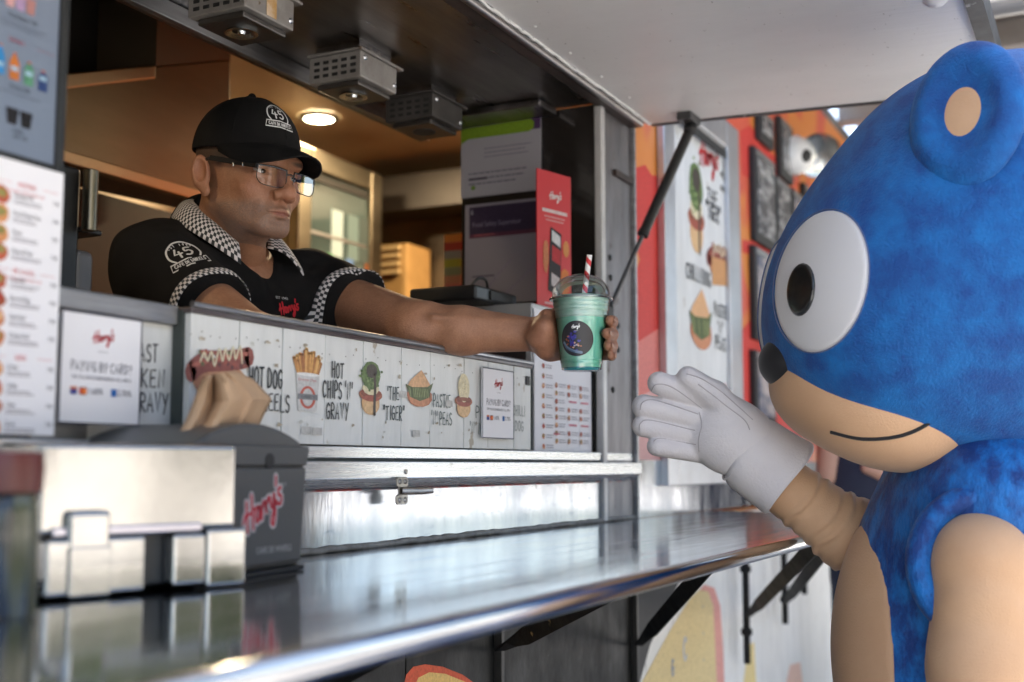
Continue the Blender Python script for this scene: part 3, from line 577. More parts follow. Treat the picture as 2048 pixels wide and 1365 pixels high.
# coffee machine at left
cm = thing('drinks_machine', 'tall black drinks machine with a steel side tube behind the white price list', 'drinks machine', (1.0, .4, 1.2))
a = onY(122, 345, .30); c = onY(196, 345, .30); zb = 1.12
MB().box((a[0] - .12, .30, zb), (c[0] - .03, .62, a[2] + .015)).build('body', M['black'], cm, bevel=.008)
MB().box((c[0] - .03, .30, onY(190, 470, .3)[2]), (c[0] + .015, .60, onY(190, 458, .3)[2])).build('shelf', M['black'], cm, bevel=.004)
q = onY(180, 400, .285); MB().tube([(q[0], .285, onY(180, 462, .285)[2]), (q[0], .285, a[2] + .01)], .011, 14).build('tube', M['steel_warm'], cm, smooth=50)
MB().box((c[0] - .028, .31, zb), (c[0] + .012, .5, onY(190, 500, .3)[2])).build('lower_block', pm('grey_block', (.12, .12, .13), .4), cm, bevel=.012, seg=3)
# fridge with glass door on the rear wall
fr = thing('glass_fridge', 'upright fridge with a glass door behind the man', 'fridge', (3.6, 1.6, .25))
u0, u1 = 585, 752; FY = 1.45
xa, xb = onY(u0, 330, FY)[0], onY(u1, 360, FY)[0]; za = onY(u1, 352, FY)[2]; zt2 = za
MB().box((xa, FY + .02, .25), (xb, 1.79, zt2)).build('cabinet', M['steel_warm'], fr)
fw = .075
for bxx in [((xa, FY - .03, .5), (xa + fw, FY + .018, zt2)), ((xb - fw, FY - .03, .5), (xb, FY + .018, zt2)), ((xa + fw + .001, FY - .03, zt2 - fw), (xb - fw - .001, FY + .018, zt2)), ((xa + fw + .001, FY - .03, .5), (xb - fw - .001, FY + .018, .5 + fw))]:
    MB().box(*bxx).build('door_frame', M['steel_warm'], fr, bevel=.006)
M['fridge_glass'] = pm('fridge_glass', (.06, .09, .09), .08, 0, coat=1., spec=.9)
dg = MB().box((xa + fw, FY - .012, .5 + fw), (xb - fw, FY + .010, zt2 - fw)).build('door_glass', M['fridge_glass'], fr)
MB().box((xa + fw + .01, FY - .0205, zt2 - fw - .035), (xb - fw - .01, FY - .0125, zt2 - fw - .01)).build('door_seal', M['rubber'], fr)
for uu, c_ in [(668, srgb(150, 170, 176)), (700, srgb(90, 110, 112)), (722, srgb(60, 72, 72))]:
    qx = onY(uu, 430, FY)[0]; MB().box((qx - .035, FY - .016, 2.0), (qx + .035, FY - .0125, 2.17)).build('door_patch', pm('door_patch_tone', c_, .4), fr)  # flat patches on the door glass, from pale to dark
for zz in (1.62, 1.86, 2.06): MB().box((xa + fw + .01, FY - .0165, zz), (xb - fw - .01, FY - .0125, zz + .012)).build('shelf_edge', M['alu_dull'], fr)
for i in range(7):
    hx = xa + fw + .05 + i * .062; hz = 1.874 if i % 2 else 1.634; c_ = [srgb(150, 60, 40), srgb(60, 120, 70), srgb(196, 170, 120), srgb(80, 110, 160), srgb(200, 196, 190), srgb(120, 70, 40), srgb(210, 160, 60)][i]
    MB().box((hx, FY - .0162, hz), (hx + .045, FY - .0126, hz + .13)).build('stock_item', pm('fridge_stock', c_, .4), fr)
# end wall: shelf and dark beams
sh = thing('wall_shelf', 'long shelf with stored goods on the cream wall past the fridge', 'shelf', (4.2, 1.0, 1.9))
zs = onX(840, 388, 4.2)[2]
MB().box((4.10, .15, zs - .05), (4.31, 1.78, zs - .012)).build('board', pm('shelf_board', (.42, .32, .2), .5), sh)
MB().box((4.20, .15, zs - .010), (4.31, 1.78, zs + .015)).build('slot', M['rubber'], sh)
MB().box((4.22, .15, 1.2), (4.31, 1.78, onX(840, 440, 4.2)[2])).build('lower_panel', pm('brown_panel', (.10, .065, .035), .5, col2=(.05, .035, .02), nscale=3), sh)
bm_ = thing('cardboard_box', 'small tan carton stored below the shelf on the cream wall', 'carton', (4.0, 1.0, 1.6))
q0, q1 = onX(752, 560, 4.05), onX(828, 490, 4.05)
MB().box((4.0, q1[1], q0[2] - .1), (4.18, q0[1], q1[2])).build('carton_body', pm('tan_carton', (.36, .22, .08), .7, col2=(.28, .17, .06), nscale=10), bm_, bevel=.004)
for i in range(4):
    zz = q0[2] + (q1[2] - q0[2]) * (i + .5) / 4; MB().box((3.985, q1[1] + .03, zz - .008), (3.999, q0[1] - .03, zz + .008)).build('carton_band', pm('pale_band', (.5, .38, .2), .6), bm_)
MB().box((4.0, .15, 2.26), (4.31, 1.78, 2.40)).build('dark_beam', M['dark_in'], van)
# round ceiling light, lit
cl = thing('ceiling_light', 'lit round warm ceiling light behind the cap', 'ceiling light', tuple(onZ(638, 238, 2.468)))
q = onZ(638, 238, 2.47)
MB().lathe([(0, -.002), (.052, -.002), (.052, .0)], q, 36).build('lens', pm('lit_lens', (1., .86, .58), .5, emit=9), cl)
MB().lathe([(.053, -.004), (.068, -.004), (.072, .008)], q, 36).build('rim', M['steel_warm'], cl, smooth=50)
lp = bpy.data.lights.new('interior_area_light', 'AREA'); lp.shape = 'DISK'; lp.size = .10; lp.energy = 5; lp.color = (1., .75, .45)
lo = bpy.data.objects.new('interior_area_light', lp); COL.objects.link(lo); lo.location = (q[0], q[1], q[2] - .02); lo['kind'] = 'helper'
lp2 = bpy.data.lights.new('interior_area_light', 'AREA'); lp2.shape = 'DISK'; lp2.size = .12; lp2.energy = 2.2; lp2.color = (1., .75, .45)
lo2 = bpy.data.objects.new('interior_area_light', lp2); COL.objects.link(lo2); lo2.location = (.62, .80, 2.46); lo2['kind'] = 'helper'
fill_lp = lp2.copy(); fill_lp.energy = 9; fill_lo = bpy.data.objects.new('interior_area_light', fill_lp); COL.objects.link(fill_lo); fill_lo.location = (3.75, .85, 2.46); fill_lo['kind'] = 'helper'  # extra lamp out of view, added to brighten the end wall
MB().lathe([(0, -.002), (.052, -.002), (.056, .008)], (3.75, .85, 2.471), 30).build('added_end_light', M['steel_warm'], van)  # unseen disc added to go with the extra lamp
# framed vent in the ceiling
fp = thing('framed_picture', 'black framed amber picture high on the rear ceiling above the cap', 'picture', tuple(onZ(535, 120, 2.47)))
qa, qb = onZ(497, 90, 2.465), onZ(575, 135, 2.465)
c0 = onZ(505, 80, 2.465); c1 = onZ(578, 132, 2.465); dx = c1[0] - c0[0]
MB().box((c0[0], c1[1] - .30, 2.455), (c1[0], c1[1], 2.4795)).build('frame', M['rubber'], fp, bevel=.004)
MB().box((c0[0] + .05, c1[1] - .26, 2.451), (c1[0] - .05, c1[1] - .04, 2.4545)).build('picture', pm('amber_picture', (.42, .26, .09), .4, col2=(.2, .14, .06), nscale=9), fp)
# ------------------------------------------------------------------ spotlights under the soffit
def spot(name, label, cx, y0, w_, d_, lit, tape=False, ht=.054):
    LB = M['lampbox'] if lit else M['lampbox_shaded']
    """cx, y0 = near lower left corner of the box; it hangs from the soffit on a plate"""
    t = thing('spotlight', label, 'spotlight', (cx, y0, 2.09), group='spotlights under the hatch soffit')
    z1 = 2.094 - .022; z0 = z1 - ht
    MB().box((cx, y0, z0), (cx + w_, y0 + d_, z1)).build('housing', LB, t, bevel=.003)
    MB().box((cx - .004, y0 - .004, z1 + .0005), (cx + w_ + .02, y0 + d_ + .004, z1 + .006)).build('lid', LB, t, bevel=.0015)
    MB().box((cx + .01, y0 + .01, z1 + .0065), (cx + w_ - .01, y0 + d_ - .01, 2.0945)).build('plinth', M['steel_dark'], t)
    for r in range(3):
        for k in range(5):
            yy = y0 + d_ * (.09 + .175 * k); zz = z0 + ht * (.24 + .25 * r)
            MB().box((cx - .0012, yy, zz - .0035), (cx + .001, yy + d_ * .11, zz + .0035)).build('vent_slot', M['rubber'], t, bevel=.0011)
    MB().box((cx + .012, y0 + .012, z0 - .012), (cx + w_ - .006, y0 + d_ - .012, z0 - .0005)).build('bezel', M['lampbox2'], t, bevel=.003)
    c = (cx + w_ * .5, y0 + d_ * .5, z0 - .0125)
    if lit:
        MB().lathe([(.027, .0), (.029, -.004), (.024, -.0045), (.014, .002), (0, .004)], c, 28).build('reflector', M['refl'], t, smooth=60)
        MB().lathe([(0, -.0055), (.006, -.005), (.008, 0)], c, 14).build('bulb', M['refl'], t, smooth=60)
    else:
        MB().lathe([(0, -.001), (.026, -.001), (.026, .002)], c, 24).build('lens', M['rubber'], t)
    for fx, fz in ((.12, .78), (.93, .3)):
        MB().lathe([(0, .003), (.0035, .0028), (.0055, 0)], (cx + w_ * fx, y0 - .0002, z0 + ht * fz), 12, (0, -1, 0)).build('screw', M['alu'], t, smooth=50)
    if tape:
        MB().box((cx + w_ * .42, y0 - .0012, z0 + .004), (cx + w_ * .62, y0 - .0003, z1)).build('tape_scrap', pm('brown_tape', (.48, .27, .08), .6, col2=(.62, .50, .38), nscale=30), t)
    return t
M['lampbox'] = pm('worn_lamp_steel', (.42, .40, .38), .45, .5, col2=(.28, .26, .24), nscale=14, rvar=.1, bump=.1, spots=(30, .63, .7, (.16, .10, .06), (1, 1, 1)))
M['lampbox_shaded'] = pm('shaded_lamp_steel', (.13, .12, .115), .5, .6, col2=(.08, .075, .07), nscale=12)  # darker copy of the lamp steel: the far box's shade put into its colour
M['lampbox2'] = pm('lamp_bezel', (.16, .15, .14), .35, .9)
M['refl'] = pm('lamp_reflector', (.85, .9, .9), .12, 1., bump=.4, bscale=160)
def spot_at(u, v, label, lit, tape=False):
    z0 = 2.094 - .022 - .054; p = onZ(u, v, z0); return spot('spotlight', label, p[0], p[1], .135, .125, lit, tape)
spot_at(490, 12, 'nearest spotlight with tape scrap and broken glass, above the man in the cap', True, True)
spot_at(721, 152, 'middle spotlight with pale bulb, second along the hatch soffit', True)
spot_at(866, 232, 'farthest spotlight, dark and unlit, beside the grey notice', False)
# ------------------------------------------------------------------ signs and posters
def card(name, label, cat, lo, hi, art, mp_y, mat='paper', th=.0025, group=None):
    t = thing(name, label, cat, ((lo[0] + hi[0]) / 2, mp_y, lo[1]), group)
    MB().box((lo[0], mp_y, lo[1]), (hi[0], mp_y + th, hi[1])).build('sheet', M[mat], t)
    P = Print(); art(P, lo[0], lo[1], hi[0] - lo[0], hi[1] - lo[1]); P.build('printing', wallmap(mp_y), t); return t
def pay_art(P, x, y, w_, h):
    e = srgb(92, 92, 104)
    for a in ([(x, y), (x + w_, y)], [(x, y + h), (x + w_, y + h)], [(x, y), (x, y + h)], [(x + w_, y), (x + w_, y + h)]): P.stroke(a, w_ * .016, e)
    P.script(x + .37 * w_, y + .735 * h, .27 * w_, RED, rot=.16, th=.2); P.text('CAFE DE WHEELS', x + .5 * w_, y + .655 * h, .011 * h, INK, al='c')
    P.hand('PAYING BY CARD?', x + .5 * w_, y + .475 * h, .085 * h, srgb(64, 64, 84), al='c', width=.76 * w_, wd=.10)
    P.hand('THE FOLLOWING SURCHARGES WILL APPLY', x + .5 * w_, y + .40 * h, .028 * h, srgb(96, 96, 110), al='c', width=.74 * w_, wd=.16)
    yy = y + .255 * h
    P.rect(x + .12 * w_, yy, x + .20 * w_, yy + .07 * h, srgb(70, 80, 150)); P.rect(x + .12 * w_, yy + .045 * h, x + .20 * w_, yy + .07 * h, srgb(214, 120, 70)); P.rect(x + .23 * w_, yy, x + .315 * w_, yy + .07 * h, srgb(70, 50, 60))
    P.disc(x + .255 * w_, yy + .035 * h, .03 * w_, .03 * h, srgb(214, 70, 46)); P.disc(x + .29 * w_, yy + .035 * h, .03 * w_, .03 * h, srgb(236, 130, 60))
    P.text('1.65%', x + .335 * w_, yy + .012 * h, .055 * h, srgb(60, 60, 76), sx=.95); P.rect(x + .62 * w_, yy, x + .69 * w_, yy + .07 * h, srgb(52, 110, 180))
    P.text('2.75%', x + .70 * w_, yy + .012 * h, .055 * h, srgb(60, 60, 76), sx=.95)
a0, a1 = onY(112, 852, -.012), onY(273, 852, -.012); a2 = onY(273, 640, -.012)
card('payment_sign', 'larger white card payment notice beside the tall price list', 'sign', (a0[0], onY(190, 848, -.012)[2]), (a1[0], onY(190, 630, -.012)[2]), pay_art, -.0150, group='card payment notices')
a0, a1 = onY(962, 876, -.012), onY(1024, 876, -.012)
card('payment_sign', 'smaller white card payment notice at the far end of the planks', 'sign', (a0[0], onY(993, 877, -.012)[2]), (a1[0], onY(993, 740, -.012)[2]), pay_art, -.0150, group='card payment notices')
# lettering and pictures on the planks (flat print, one part for each word and picture)
def at(u, v): return bx(u, v, -.008)
def hh(u, px): p = onY(u, 800, -.008); return px * np.dot(p - CAM, FW) / FPX
def word(st, u0, u1, v, hpx, col=INK, wd=.11, y=-.008):
    P = Print(); um = (u0 + u1) / 2; x0, _ = bx(u0, v, y); x1, _ = bx(u1, v, y); _, z = bx(um, v, y)
    P.hand(st, (x0 + x1) / 2, z, hh(um, hpx), col, al='c', width=x1 - x0, wd=wd); P.build('lettering', wallmap(y + .0001), van)
def squash(P, y0, sy): P.p = [([(q[0], y0 + (q[1] - y0) * sy) for q in V], F, c) for V, F, c in P.p]
def pic(fn, u0, u1, v, sy, *a):
    P = Print(); x0, _ = at(u0, v); x1, z = at(u1, v); _, z = at((u0 + u1) / 2, v); fn(P, (x0 + x1) / 2, z, x1 - x0, *a); squash(P, z, sy); P.p = [(V, F, tuple(.88 * q + .12 * .50 for q in c)) for V, F, c in P.p]; P.build('food_picture', wallmap(-.0079), van)
pic(art_hotdog, 384, 497, 737, 1.25); word('HOT DOG', 497, 563, 775, 38); word('DE WHEELS', 480, 578, 822, 34)
pic(art_fries, 587, 643, 755, .60)
G_INK = srgb(72, 74, 74)
word('HOT', 663, 687, 756, 30, G_INK); word("CHIPS 'N'", 645, 704, 797, 33, G_INK); word('GRAVY', 652, 696, 838, 31, G_INK)
pic(art_pie, 716, 766, 782, .76, 'tiger'); word("'THE", 774, 797, 800, 25, srgb(84, 92, 92)); word('"TIGER"', 766, 808, 840, 27, srgb(84, 92, 92))
pic(art_pastie, 814, 864, 778, .85); word('PASTIE', 866, 900, 815, 25, srgb(104, 116, 114)); word("'N' PEAS", 862, 903, 850, 25, srgb(104, 116, 114))
pic(art_pie, 908, 946, 796, .72, 'mash'); word('PIE', 951, 972, 836, 22, srgb(104, 116, 114)); word("'N' MASH", 939, 985, 868, 22, srgb(104, 116, 114))
word('CHILLI', 1025, 1049, 832, 20, srgb(140, 148, 146)); word('DOG', 1030, 1046, 862, 19, srgb(140, 148, 146))
P = Print()
for u in range(378, 1050, 22): x, z = at(u + random.uniform(-6, 6), 665 + (u - 380) * .145 + random.uniform(-6, 6)); P.disc(x, z, .0011, .0011, srgb(70, 66, 62), n=8)
for _ in range(40):
    u = random.uniform(380, 1050); x, z = at(u, random.choice([random.uniform(650 + (u - 380) * .14, 720 + (u - 380) * .1), random.uniform(838, 876)])); P.disc(x, z, random.uniform(.0015, .006), random.uniform(.001, .003), random.choice([srgb(170, 160, 142), srgb(204, 204, 198), srgb(186, 176, 160)]), n=9, jit=.4)
for u, v in [(612, 862), (634, 864), (832, 868), (806, 790), (898, 808)]: x, z = at(u, v); P.rect(x - .012, z - .005, x + .012, z + .006, srgb(196, 194, 190))
P.build('paint_flecks', wallmap(-.0076), van, kind='stuff')
word('ROAST', 252, 314, 722, 36, srgb(78, 78, 78), y=.0213); word('CHICKEN', 218, 327, 772, 36, srgb(78, 78, 78), y=.0213); word('GRAVY', 264, 334, 824, 38, srgb(78, 78, 78), y=.0213)
# tall price list and dark menu screen at left
def list_art(P, x, y, w_, h):
    GR = srgb(110, 108, 116); HD = srgb(214, 84, 92)
    def head(t, f, sub=True):
        P.text(t, x + .64 * w_, y + f * h, .018 * h, HD, al='c', sx=.8); P.rect(x + .30 * w_, y + (f + .009) * h, x + .50 * w_, y + (f + .0105) * h, HD); P.rect(x + .80 * w_, y + (f + .009) * h, x + .95 * w_, y + (f + .0105) * h, HD)
        if sub: P.text('OR A ROLL WITH SAUCE 1.00', x + .63 * w_, y + (f - .024) * h, .010 * h, HD, al='c', sx=.9)
    head('PASTRIES', .905); f = .862
    names = ['Sausage Roll', 'Pie & Mushy Peas', 'Pastie', 'Pastie & Peas']
    for n in names: row(P, x, y + f * h, w_, h, n); f -= .069
    head('OR A ROLL', .585); f = .55
    for n in ['Breakfast', 'Bacon & Egg', 'Steak Roll', 'Chicken Roll']: row(P, x, y + f * h, w_, h, n); f -= .068
    head('SIDES', .27, False); f = .232
    for n in ['Drinks', 'Coffee', 'Chips', 'Gravy']: row(P, x, y + f * h, w_, h, n); f -= .068
def row(P, x, y, w_, h, n):
    art_blob(P, x + .40 * w_, y, .17 * w_); P.text(n, x + .52 * w_, y + .004 * h, .0165 * h, srgb(70, 66, 78), sx=.75); P.text('7.90', x + .96 * w_, y + .004 * h, .0165 * h, srgb(70, 66, 78), al='r', sx=.75)
    P.lines(x + .52 * w_, y - .010 * h, .3 * w_, 2, .010 * h, .004 * h, srgb(150, 146, 156))
ly = -.045; a = onY(118, 600, ly)[0]
card('price_list', 'tall white price list with small food pictures at the left edge', 'sign', (a - .135, onY(108, 872, ly)[2]), (a, onY(120, 346, ly)[2]), list_art, ly)
def screen_art(P, x, y, w_, h):
    T = srgb(30, 34, 44); H = srgb(150, 70, 84)
    def L(f): return y + f * h
    P.text('SHAKES', x + .66 * w_, L(.915), .026 * h, H, al='c', sx=.8); P.rect(x + .8 * w_, L(.925), x + .97 * w_, L(.927), H)
    for i, c in enumerate([srgb(196, 150, 150), srgb(168, 140, 176), srgb(170, 120, 116)]): P.poly([(x + (.56 + i * .08) * w_, L(.86)), (x + (.64 + i * .08) * w_, L(.86)), (x + (.63 + i * .08) * w_, L(.775)), (x + (.57 + i * .08) * w_, L(.775))], c)
    P.text('Thickshakes 7.00', x + .70 * w_, L(.725), .024 * h, T, al='c', sx=.8); P.lines(x + .5 * w_, L(.695), .42 * w_, 2, .022 * h, .007 * h, srgb(90, 98, 116))
    P.text('DRINKS', x + .66 * w_, L(.59), .026 * h, H, al='c', sx=.8); P.rect(x + .82 * w_, L(.60), x + .97 * w_, L(.602), H)
    for i, c in enumerate([srgb(46, 130, 190), srgb(190, 110, 50), srgb(86, 140, 110), srgb(40, 62, 110)]):
        xx = x + (.50 + i * .115) * w_; P.rect(xx, L(.40 - i * .006), xx + .075 * w_, L(.50 - i * .012), c); P.poly([(xx, L(.50 - i * .012)), (xx + .075 * w_, L(.50 - i * .012)), (xx + .05 * w_, L(.545 - i * .02)), (xx + .025 * w_, L(.545 - i * .02))], c)
        P.rect(xx + .01 * w_, L(.44), xx + .065 * w_, L(.465), srgb(150, 180, 200)); P.rect(xx + .024 * w_, L(.547 - i * .02), xx + .052 * w_, L(.558 - i * .02), srgb(180, 100, 70))
    P.text('Drinks 5.00', x + .70 * w_, L(.345), .024 * h, T, al='c', sx=.8); P.lines(x + .5 * w_, L(.318), .42 * w_, 1, .02 * h, .007 * h, srgb(90, 98, 116))
    for i in range(2): P.poly([(x + (.60 + i * .11) * w_, L(.24)), (x + (.70 + i * .11) * w_, L(.24)), (x + (.685 + i * .11) * w_, L(.155)), (x + (.615 + i * .11) * w_, L(.155))], srgb(26, 24, 28))
    P.text('Coffee', x + .70 * w_, L(.115), .022 * h, T, al='c', sx=.8); P.text('4.00  5.00', x + .72 * w_, L(.085), .02 * h, T, al='c', sx=.8)
M['screen'] = pm('dim_menu_screen', srgb(112, 122, 140), .25, spec=.6)
sy = -.03; a = onY(112, 200, sy)[0]; zb, zt_ = onY(110, 332, sy)[2], onY(110, -30, sy)[2]
ms = card('menu_screen', 'blue grey menu screen with drink pictures, top left corner', 'screen', (a - .165, zb), (a, zt_), screen_art, sy, mat='screen', th=.02)
MB().box((a + .0005, sy - .004, zb - .012), (a + .012, sy + .02, zt_)).build('bezel', M['black'], ms, bevel=.002)
MB().box((a - .165, sy - .004, zb - .0125), (a, sy + .02, zb - .0005)).build('bezel', M['black'], ms, bevel=.002)
# notices on the side glass, facing the man
NX = XP0 - .002
def notice(label, u0, u1, vt, vb, art, mat, tilt=0):
    p = onX(u0, vt, NX); q = onX(u1, vb, NX); zt2 = onX(u0, vt, NX)[2]; zb2 = onX(u0, vb, NX)[2]
    t = thing('notice', label, 'notice', (NX, (p[1] + q[1]) / 2, zb2)); w_ = p[1] - q[1]; h = zt2 - zb2
    MB().box((NX - .004, q[1], zb2), (NX, p[1], zt2)).build('sheet', mat, t)
    P = Print(); art(P, w_, h); P.build('printing', plane((NX - .004, p[1], zb2), (0, -1, 0), (0, 0, 1), (-1, 0, 0)), t)
M['grey_paper'] = pm('lilac_grey_paper', (.36, .345, .375), .5); M['dark_paper'] = pm('violet_grey_poster', (.24, .215, .25), .4)
def n1(P, w_, h):
    P.rect(0, .80 * h, w_, h, srgb(74, 48, 88)); P.poly([(0, .70 * h), (.02 * w_, .74 * h), (.10 * w_, .78 * h), (.86 * w_, .78 * h), (.92 * w_, .82 * h), (.92 * w_, .90 * h), (.88 * w_, .94 * h), (0, .93 * h)], srgb(120, 150, 40))
    P.lines(.3 * w_, .62 * h, .6 * w_, 3, .055 * h, .012 * h, srgb(120, 116, 128)); P.lines(.1 * w_, .3 * h, .8 * w_, 3, .07 * h, .018 * h, srgb(110, 106, 120)); P.rect(.1 * w_, .22 * h, .34 * w_, .25 * h, srgb(70, 60, 76)); P.disc(.16 * w_, .12 * h, .03 * w_, .03 * h, srgb(110, 140, 60))
def n2(P, w_, h):
    P.rect(.06 * w_, .70 * h, w_, .97 * h, srgb(56, 44, 66)); P.rect(.06 * w_, .66 * h, w_, .70 * h, srgb(92, 48, 66)); P.text('Food Safety Supervisor', .10 * w_, .77 * h, .05 * h, srgb(140, 130, 150), sx=.8)
    P.rect(.12 * w_, .68 * h, .4 * w_, .69 * h, srgb(170, 90, 96)); P.stroke([(.24 * w_, .0), (.36 * w_, .2 * h), (.62 * w_, .42 * h)], .03 * w_, srgb(142, 132, 148), smooth=6); P.stroke([(.5 * w_, .06 * h), (.72 * w_, .2 * h), (.98 * w_, .38 * h)], .03 * w_, srgb(142, 132, 148), smooth=6)
    P.rect(.1 * w_, .27 * h, .4 * w_, .285 * h, srgb(90, 80, 100)); P.text('E', .08 * w_, .9 * h, .04 * h, srgb(190, 190, 200))
notice('upper grey notice with a green header on the dark side glass', 924, 1083, 250, 398, n1, M['grey_paper'])
notice('lower violet notice with pale curves on the dark side glass', 932, 1082, 412, 612, n2, M['dark_paper'])
# colour strips card at the notice's left edge
cs = thing('colour_chart', 'narrow card of stacked colour stripes left of the violet notice', 'chart', (NX, .5, 1.6))
cp, cq = onX(889, 470, 2.75), onX(922, 600, 2.75); cols = [srgb(206, 120, 40), srgb(176, 58, 36), srgb(150, 140, 126), srgb(172, 160, 52), srgb(140, 140, 100), srgb(196, 130, 96), srgb(206, 110, 96), srgb(196, 140, 110)]
for i, c in enumerate(cols):
    z0 = cq[2] + (cp[2] - cq[2]) * (1 - (i + 1) / 8); z1 = cq[2] + (cp[2] - cq[2]) * (1 - i / 8)
    MB().box((2.75, cq[1], z0 + .0005), (2.756, cp[1], z1 - .0005)).build('stripe', pm('stripe_card', c, .6), cs)
# equipment cabinet at the far end of the hatch
CY = .012; tc = thing('menu_cabinet', 'white fronted equipment cabinet at the far end of the hatch', 'cabinet', (2.3, .2, CT))
xa, xb = onY(1068, 700, CY)[0], XP0 - .004; zt3 = onY(1066, 604, CY)[2]
MB().box((xa, CY + .004, CT + .03), (xb, .42, zt3)).build('body', pm('cabinet_steel', (.42, .41, .40), .4, .5), tc, bevel=.004)
MB().box((xa - .002, .03, CT + .1), (xa - .0005, .41, zt3 - .035)).build('side_opening', M['dark_in'], tc)
def rl_art(P, x, y, w_, h):
    for c in range(4):
        n = [9, 8, 8, 8][c]; x0 = x + (.14 + c * .215) * w_
        for i in range(n):
            yy = y + (.62 - i * .068 + (0 if c == 0 else -.01)) * h if c == 0 else y + (.50 - i * .055) * h
            if c in (2, 3) and i in (2, 5): P.rect(x0, yy, x0 + .14 * w_, yy + .012 * h, srgb(214, 110, 130)); continue
            art_blob(P, x0, yy, .045 * w_); P.lines(x0 + .04 * w_, yy + .006 * h, .13 * w_, 2, .016 * h, .006 * h, srgb(150, 146, 156))
    P.rect(x + .3 * w_, y + .16 * h, x + .4 * w_, y + .17 * h, srgb(214, 110, 130))
zb3 = onY(1100, 916, CY)[2]
card('price_board', 'white price board of four columns on the cabinet under the cup', 'sign', (xa + .002, zb3), (xb - .012, zt3 - .012), rl_art, CY)
# till and roll on the cabinet
tl = thing('receipt_printer', 'small black receipt printer on the white cabinet', 'printer', (xa + .05, .25, zt3))
q0 = onY(935, 605, .30)[0]
MB().box((xa - .09, .10, zt3 + .0005), (xa + .10, .26, zt3 + .032)).build('case', M['black'], tl, bevel=.006)
MB().box((xa - .03, .096, zt3 + .006), (xa + .07, .0995, zt3 + .026)).build('slot_cover', M['rubber'], tl, bevel=.001)
MB().tube(catmull([(xa - .06, .13, zt3 + .03), (xa - .045, .12, zt3 + .05), (xa - .01, .12, zt3 + .052), (xa + .02, .13, zt3 + .034)], 6), .003, 8).build('cable', M['rubber'], tl, smooth=60)
rr = thing('paper_roll', 'cream paper roll lying on the cabinet behind the red leaflet', 'paper roll', (xa + .2, .3, zt3))
MB().lathe([(.012, 0), (.042, 0), (.043, .001), (.043, .05), (.042, .052), (.012, .052)], (xa + .11, .31, zt3 + .001), 30).build('roll', pm('cream_roll', (.55, .50, .42), .7), rr, smooth=40)
# red leaflet standing on the cabinet
def red_art(P, w_, h):
    P.script(.34 * w_, .80 * h, .36 * w_, (.75, .70, .70), rot=.1, th=.22); P.rect(.14 * w_, .70 * h, .88 * w_, .725 * h, (.62, .5, .5)); P.rect(.2 * w_, .665 * h, .8 * w_, .675 * h, (.6, .3, .3)); P.rect(.24 * w_, .64 * h, .76 * w_, .65 * h, (.6, .3, .3))
    P.poly([(.3 * w_, .14 * h), (.66 * w_, .10 * h), (.7 * w_, .56 * h), (.38 * w_, .60 * h)], srgb(40, 36, 40)); P.poly([(.42 * w_, .5 * h), (.67 * w_, .46 * h), (.67 * w_, .54 * h), (.42 * w_, .58 * h)], (.6, .6, .62)); P.poly([(.42 * w_, .36 * h), (.67 * w_, .33 * h), (.67 * w_, .44 * h), (.42 * w_, .47 * h)], srgb(176, 46, 52))
    P.poly([(.4 * w_, .18 * h), (.64 * w_, .15 * h), (.64 * w_, .24 * h), (.4 * w_, .27 * h)], (.5, .45, .45)); P.disc(.8 * w_, .22 * h, .14 * w_, .10 * h, srgb(206, 120, 60), jit=.1); P.disc(.84 * w_, .46 * h, .09 * w_, .06 * h, srgb(206, 140, 80)); P.disc(.24 * w_, .38 * h, .08 * w_, .12 * h, srgb(190, 120, 80), jit=.1); P.rect(.2 * w_, .04 * h, .8 * w_, .055 * h, (.6, .35, .35))
M['red_paper'] = pm('red_leaflet', srgb(190, 40, 48), .35)
rl = thing('red_leaflet', 'glossy red leaflet with a phone picture standing on the cabinet', 'leaflet', (xa + .06, .1, zt3))
A0 = onY(1075, 596, .05); A1 = onY(1143, 600, .02); At = onY(1074, 336, .05); A1[2] = A0[2] = zt3 + .001
ex = A1 - A0; w_ = np.linalg.norm(ex); ex /= w_; n_ = np.cross(ex, (0, 0, 1)); h = At[2] - A0[2]
MB().obox(A0 + ex * w_ / 2 + np.array([0, 0, h / 2]) - n_ * .002, ex * w_ / 2, n_ * .0015, (0, 0, h / 2)).build('sheet', M['red_paper'], rl)
P = Print(); red_art(P, w_, h); P.build('printing', plane(A0, ex, (0, 0, 1), n_), rl)
# framed menu sign on the outer wall past the hatch
fs = thing('framed_menu_sign', 'tall aluminium framed menu sign with food pictures behind the gas strut', 'sign', (3.4, 0, CT))
FYs = -.024; fx0, fx1 = onY(1332, 500, FYs)[0], onY(1482, 500, FYs)[0]; fz1 = onY(1482, 266, FYs)[2]; fz0 = CT + .075; fw = .085
M['frame'] = pm('satin_aluminium_frame', (.62, .63, .66), .35, .85, col2=(.5, .5, .52), nscale=6)
MB().box((fx0 + .01, FYs + .014, fz0 + .01), (fx1 - .01, -.0005, fz1 - .01)).build('sign_panel', M['plank'], fs)
for bb in [((fx0, FYs, fz0), (fx0 + fw, -.0006, fz1)), ((fx1 - fw * 1.5, FYs, fz0), (fx1, -.0006, fz1)), ((fx0 + fw + .001, FYs, fz1 - fw), (fx1 - fw * 1.5 - .001, -.0006, fz1)), ((fx0 + fw + .001, FYs, fz0), (fx1 - fw * 1.5 - .001, -.0006, fz0 + fw))]:
    MB().box(*bb).build('frame_bar', M['frame'], fs, bevel=.004)
MB().box((fx0 + fw + .001, FYs + .006, fz0), (fx0 + fw + .012, FYs + .0135, fz1 - fw)).build('gasket', pm('green_gasket', (.015, .05, .045), .4), fs)
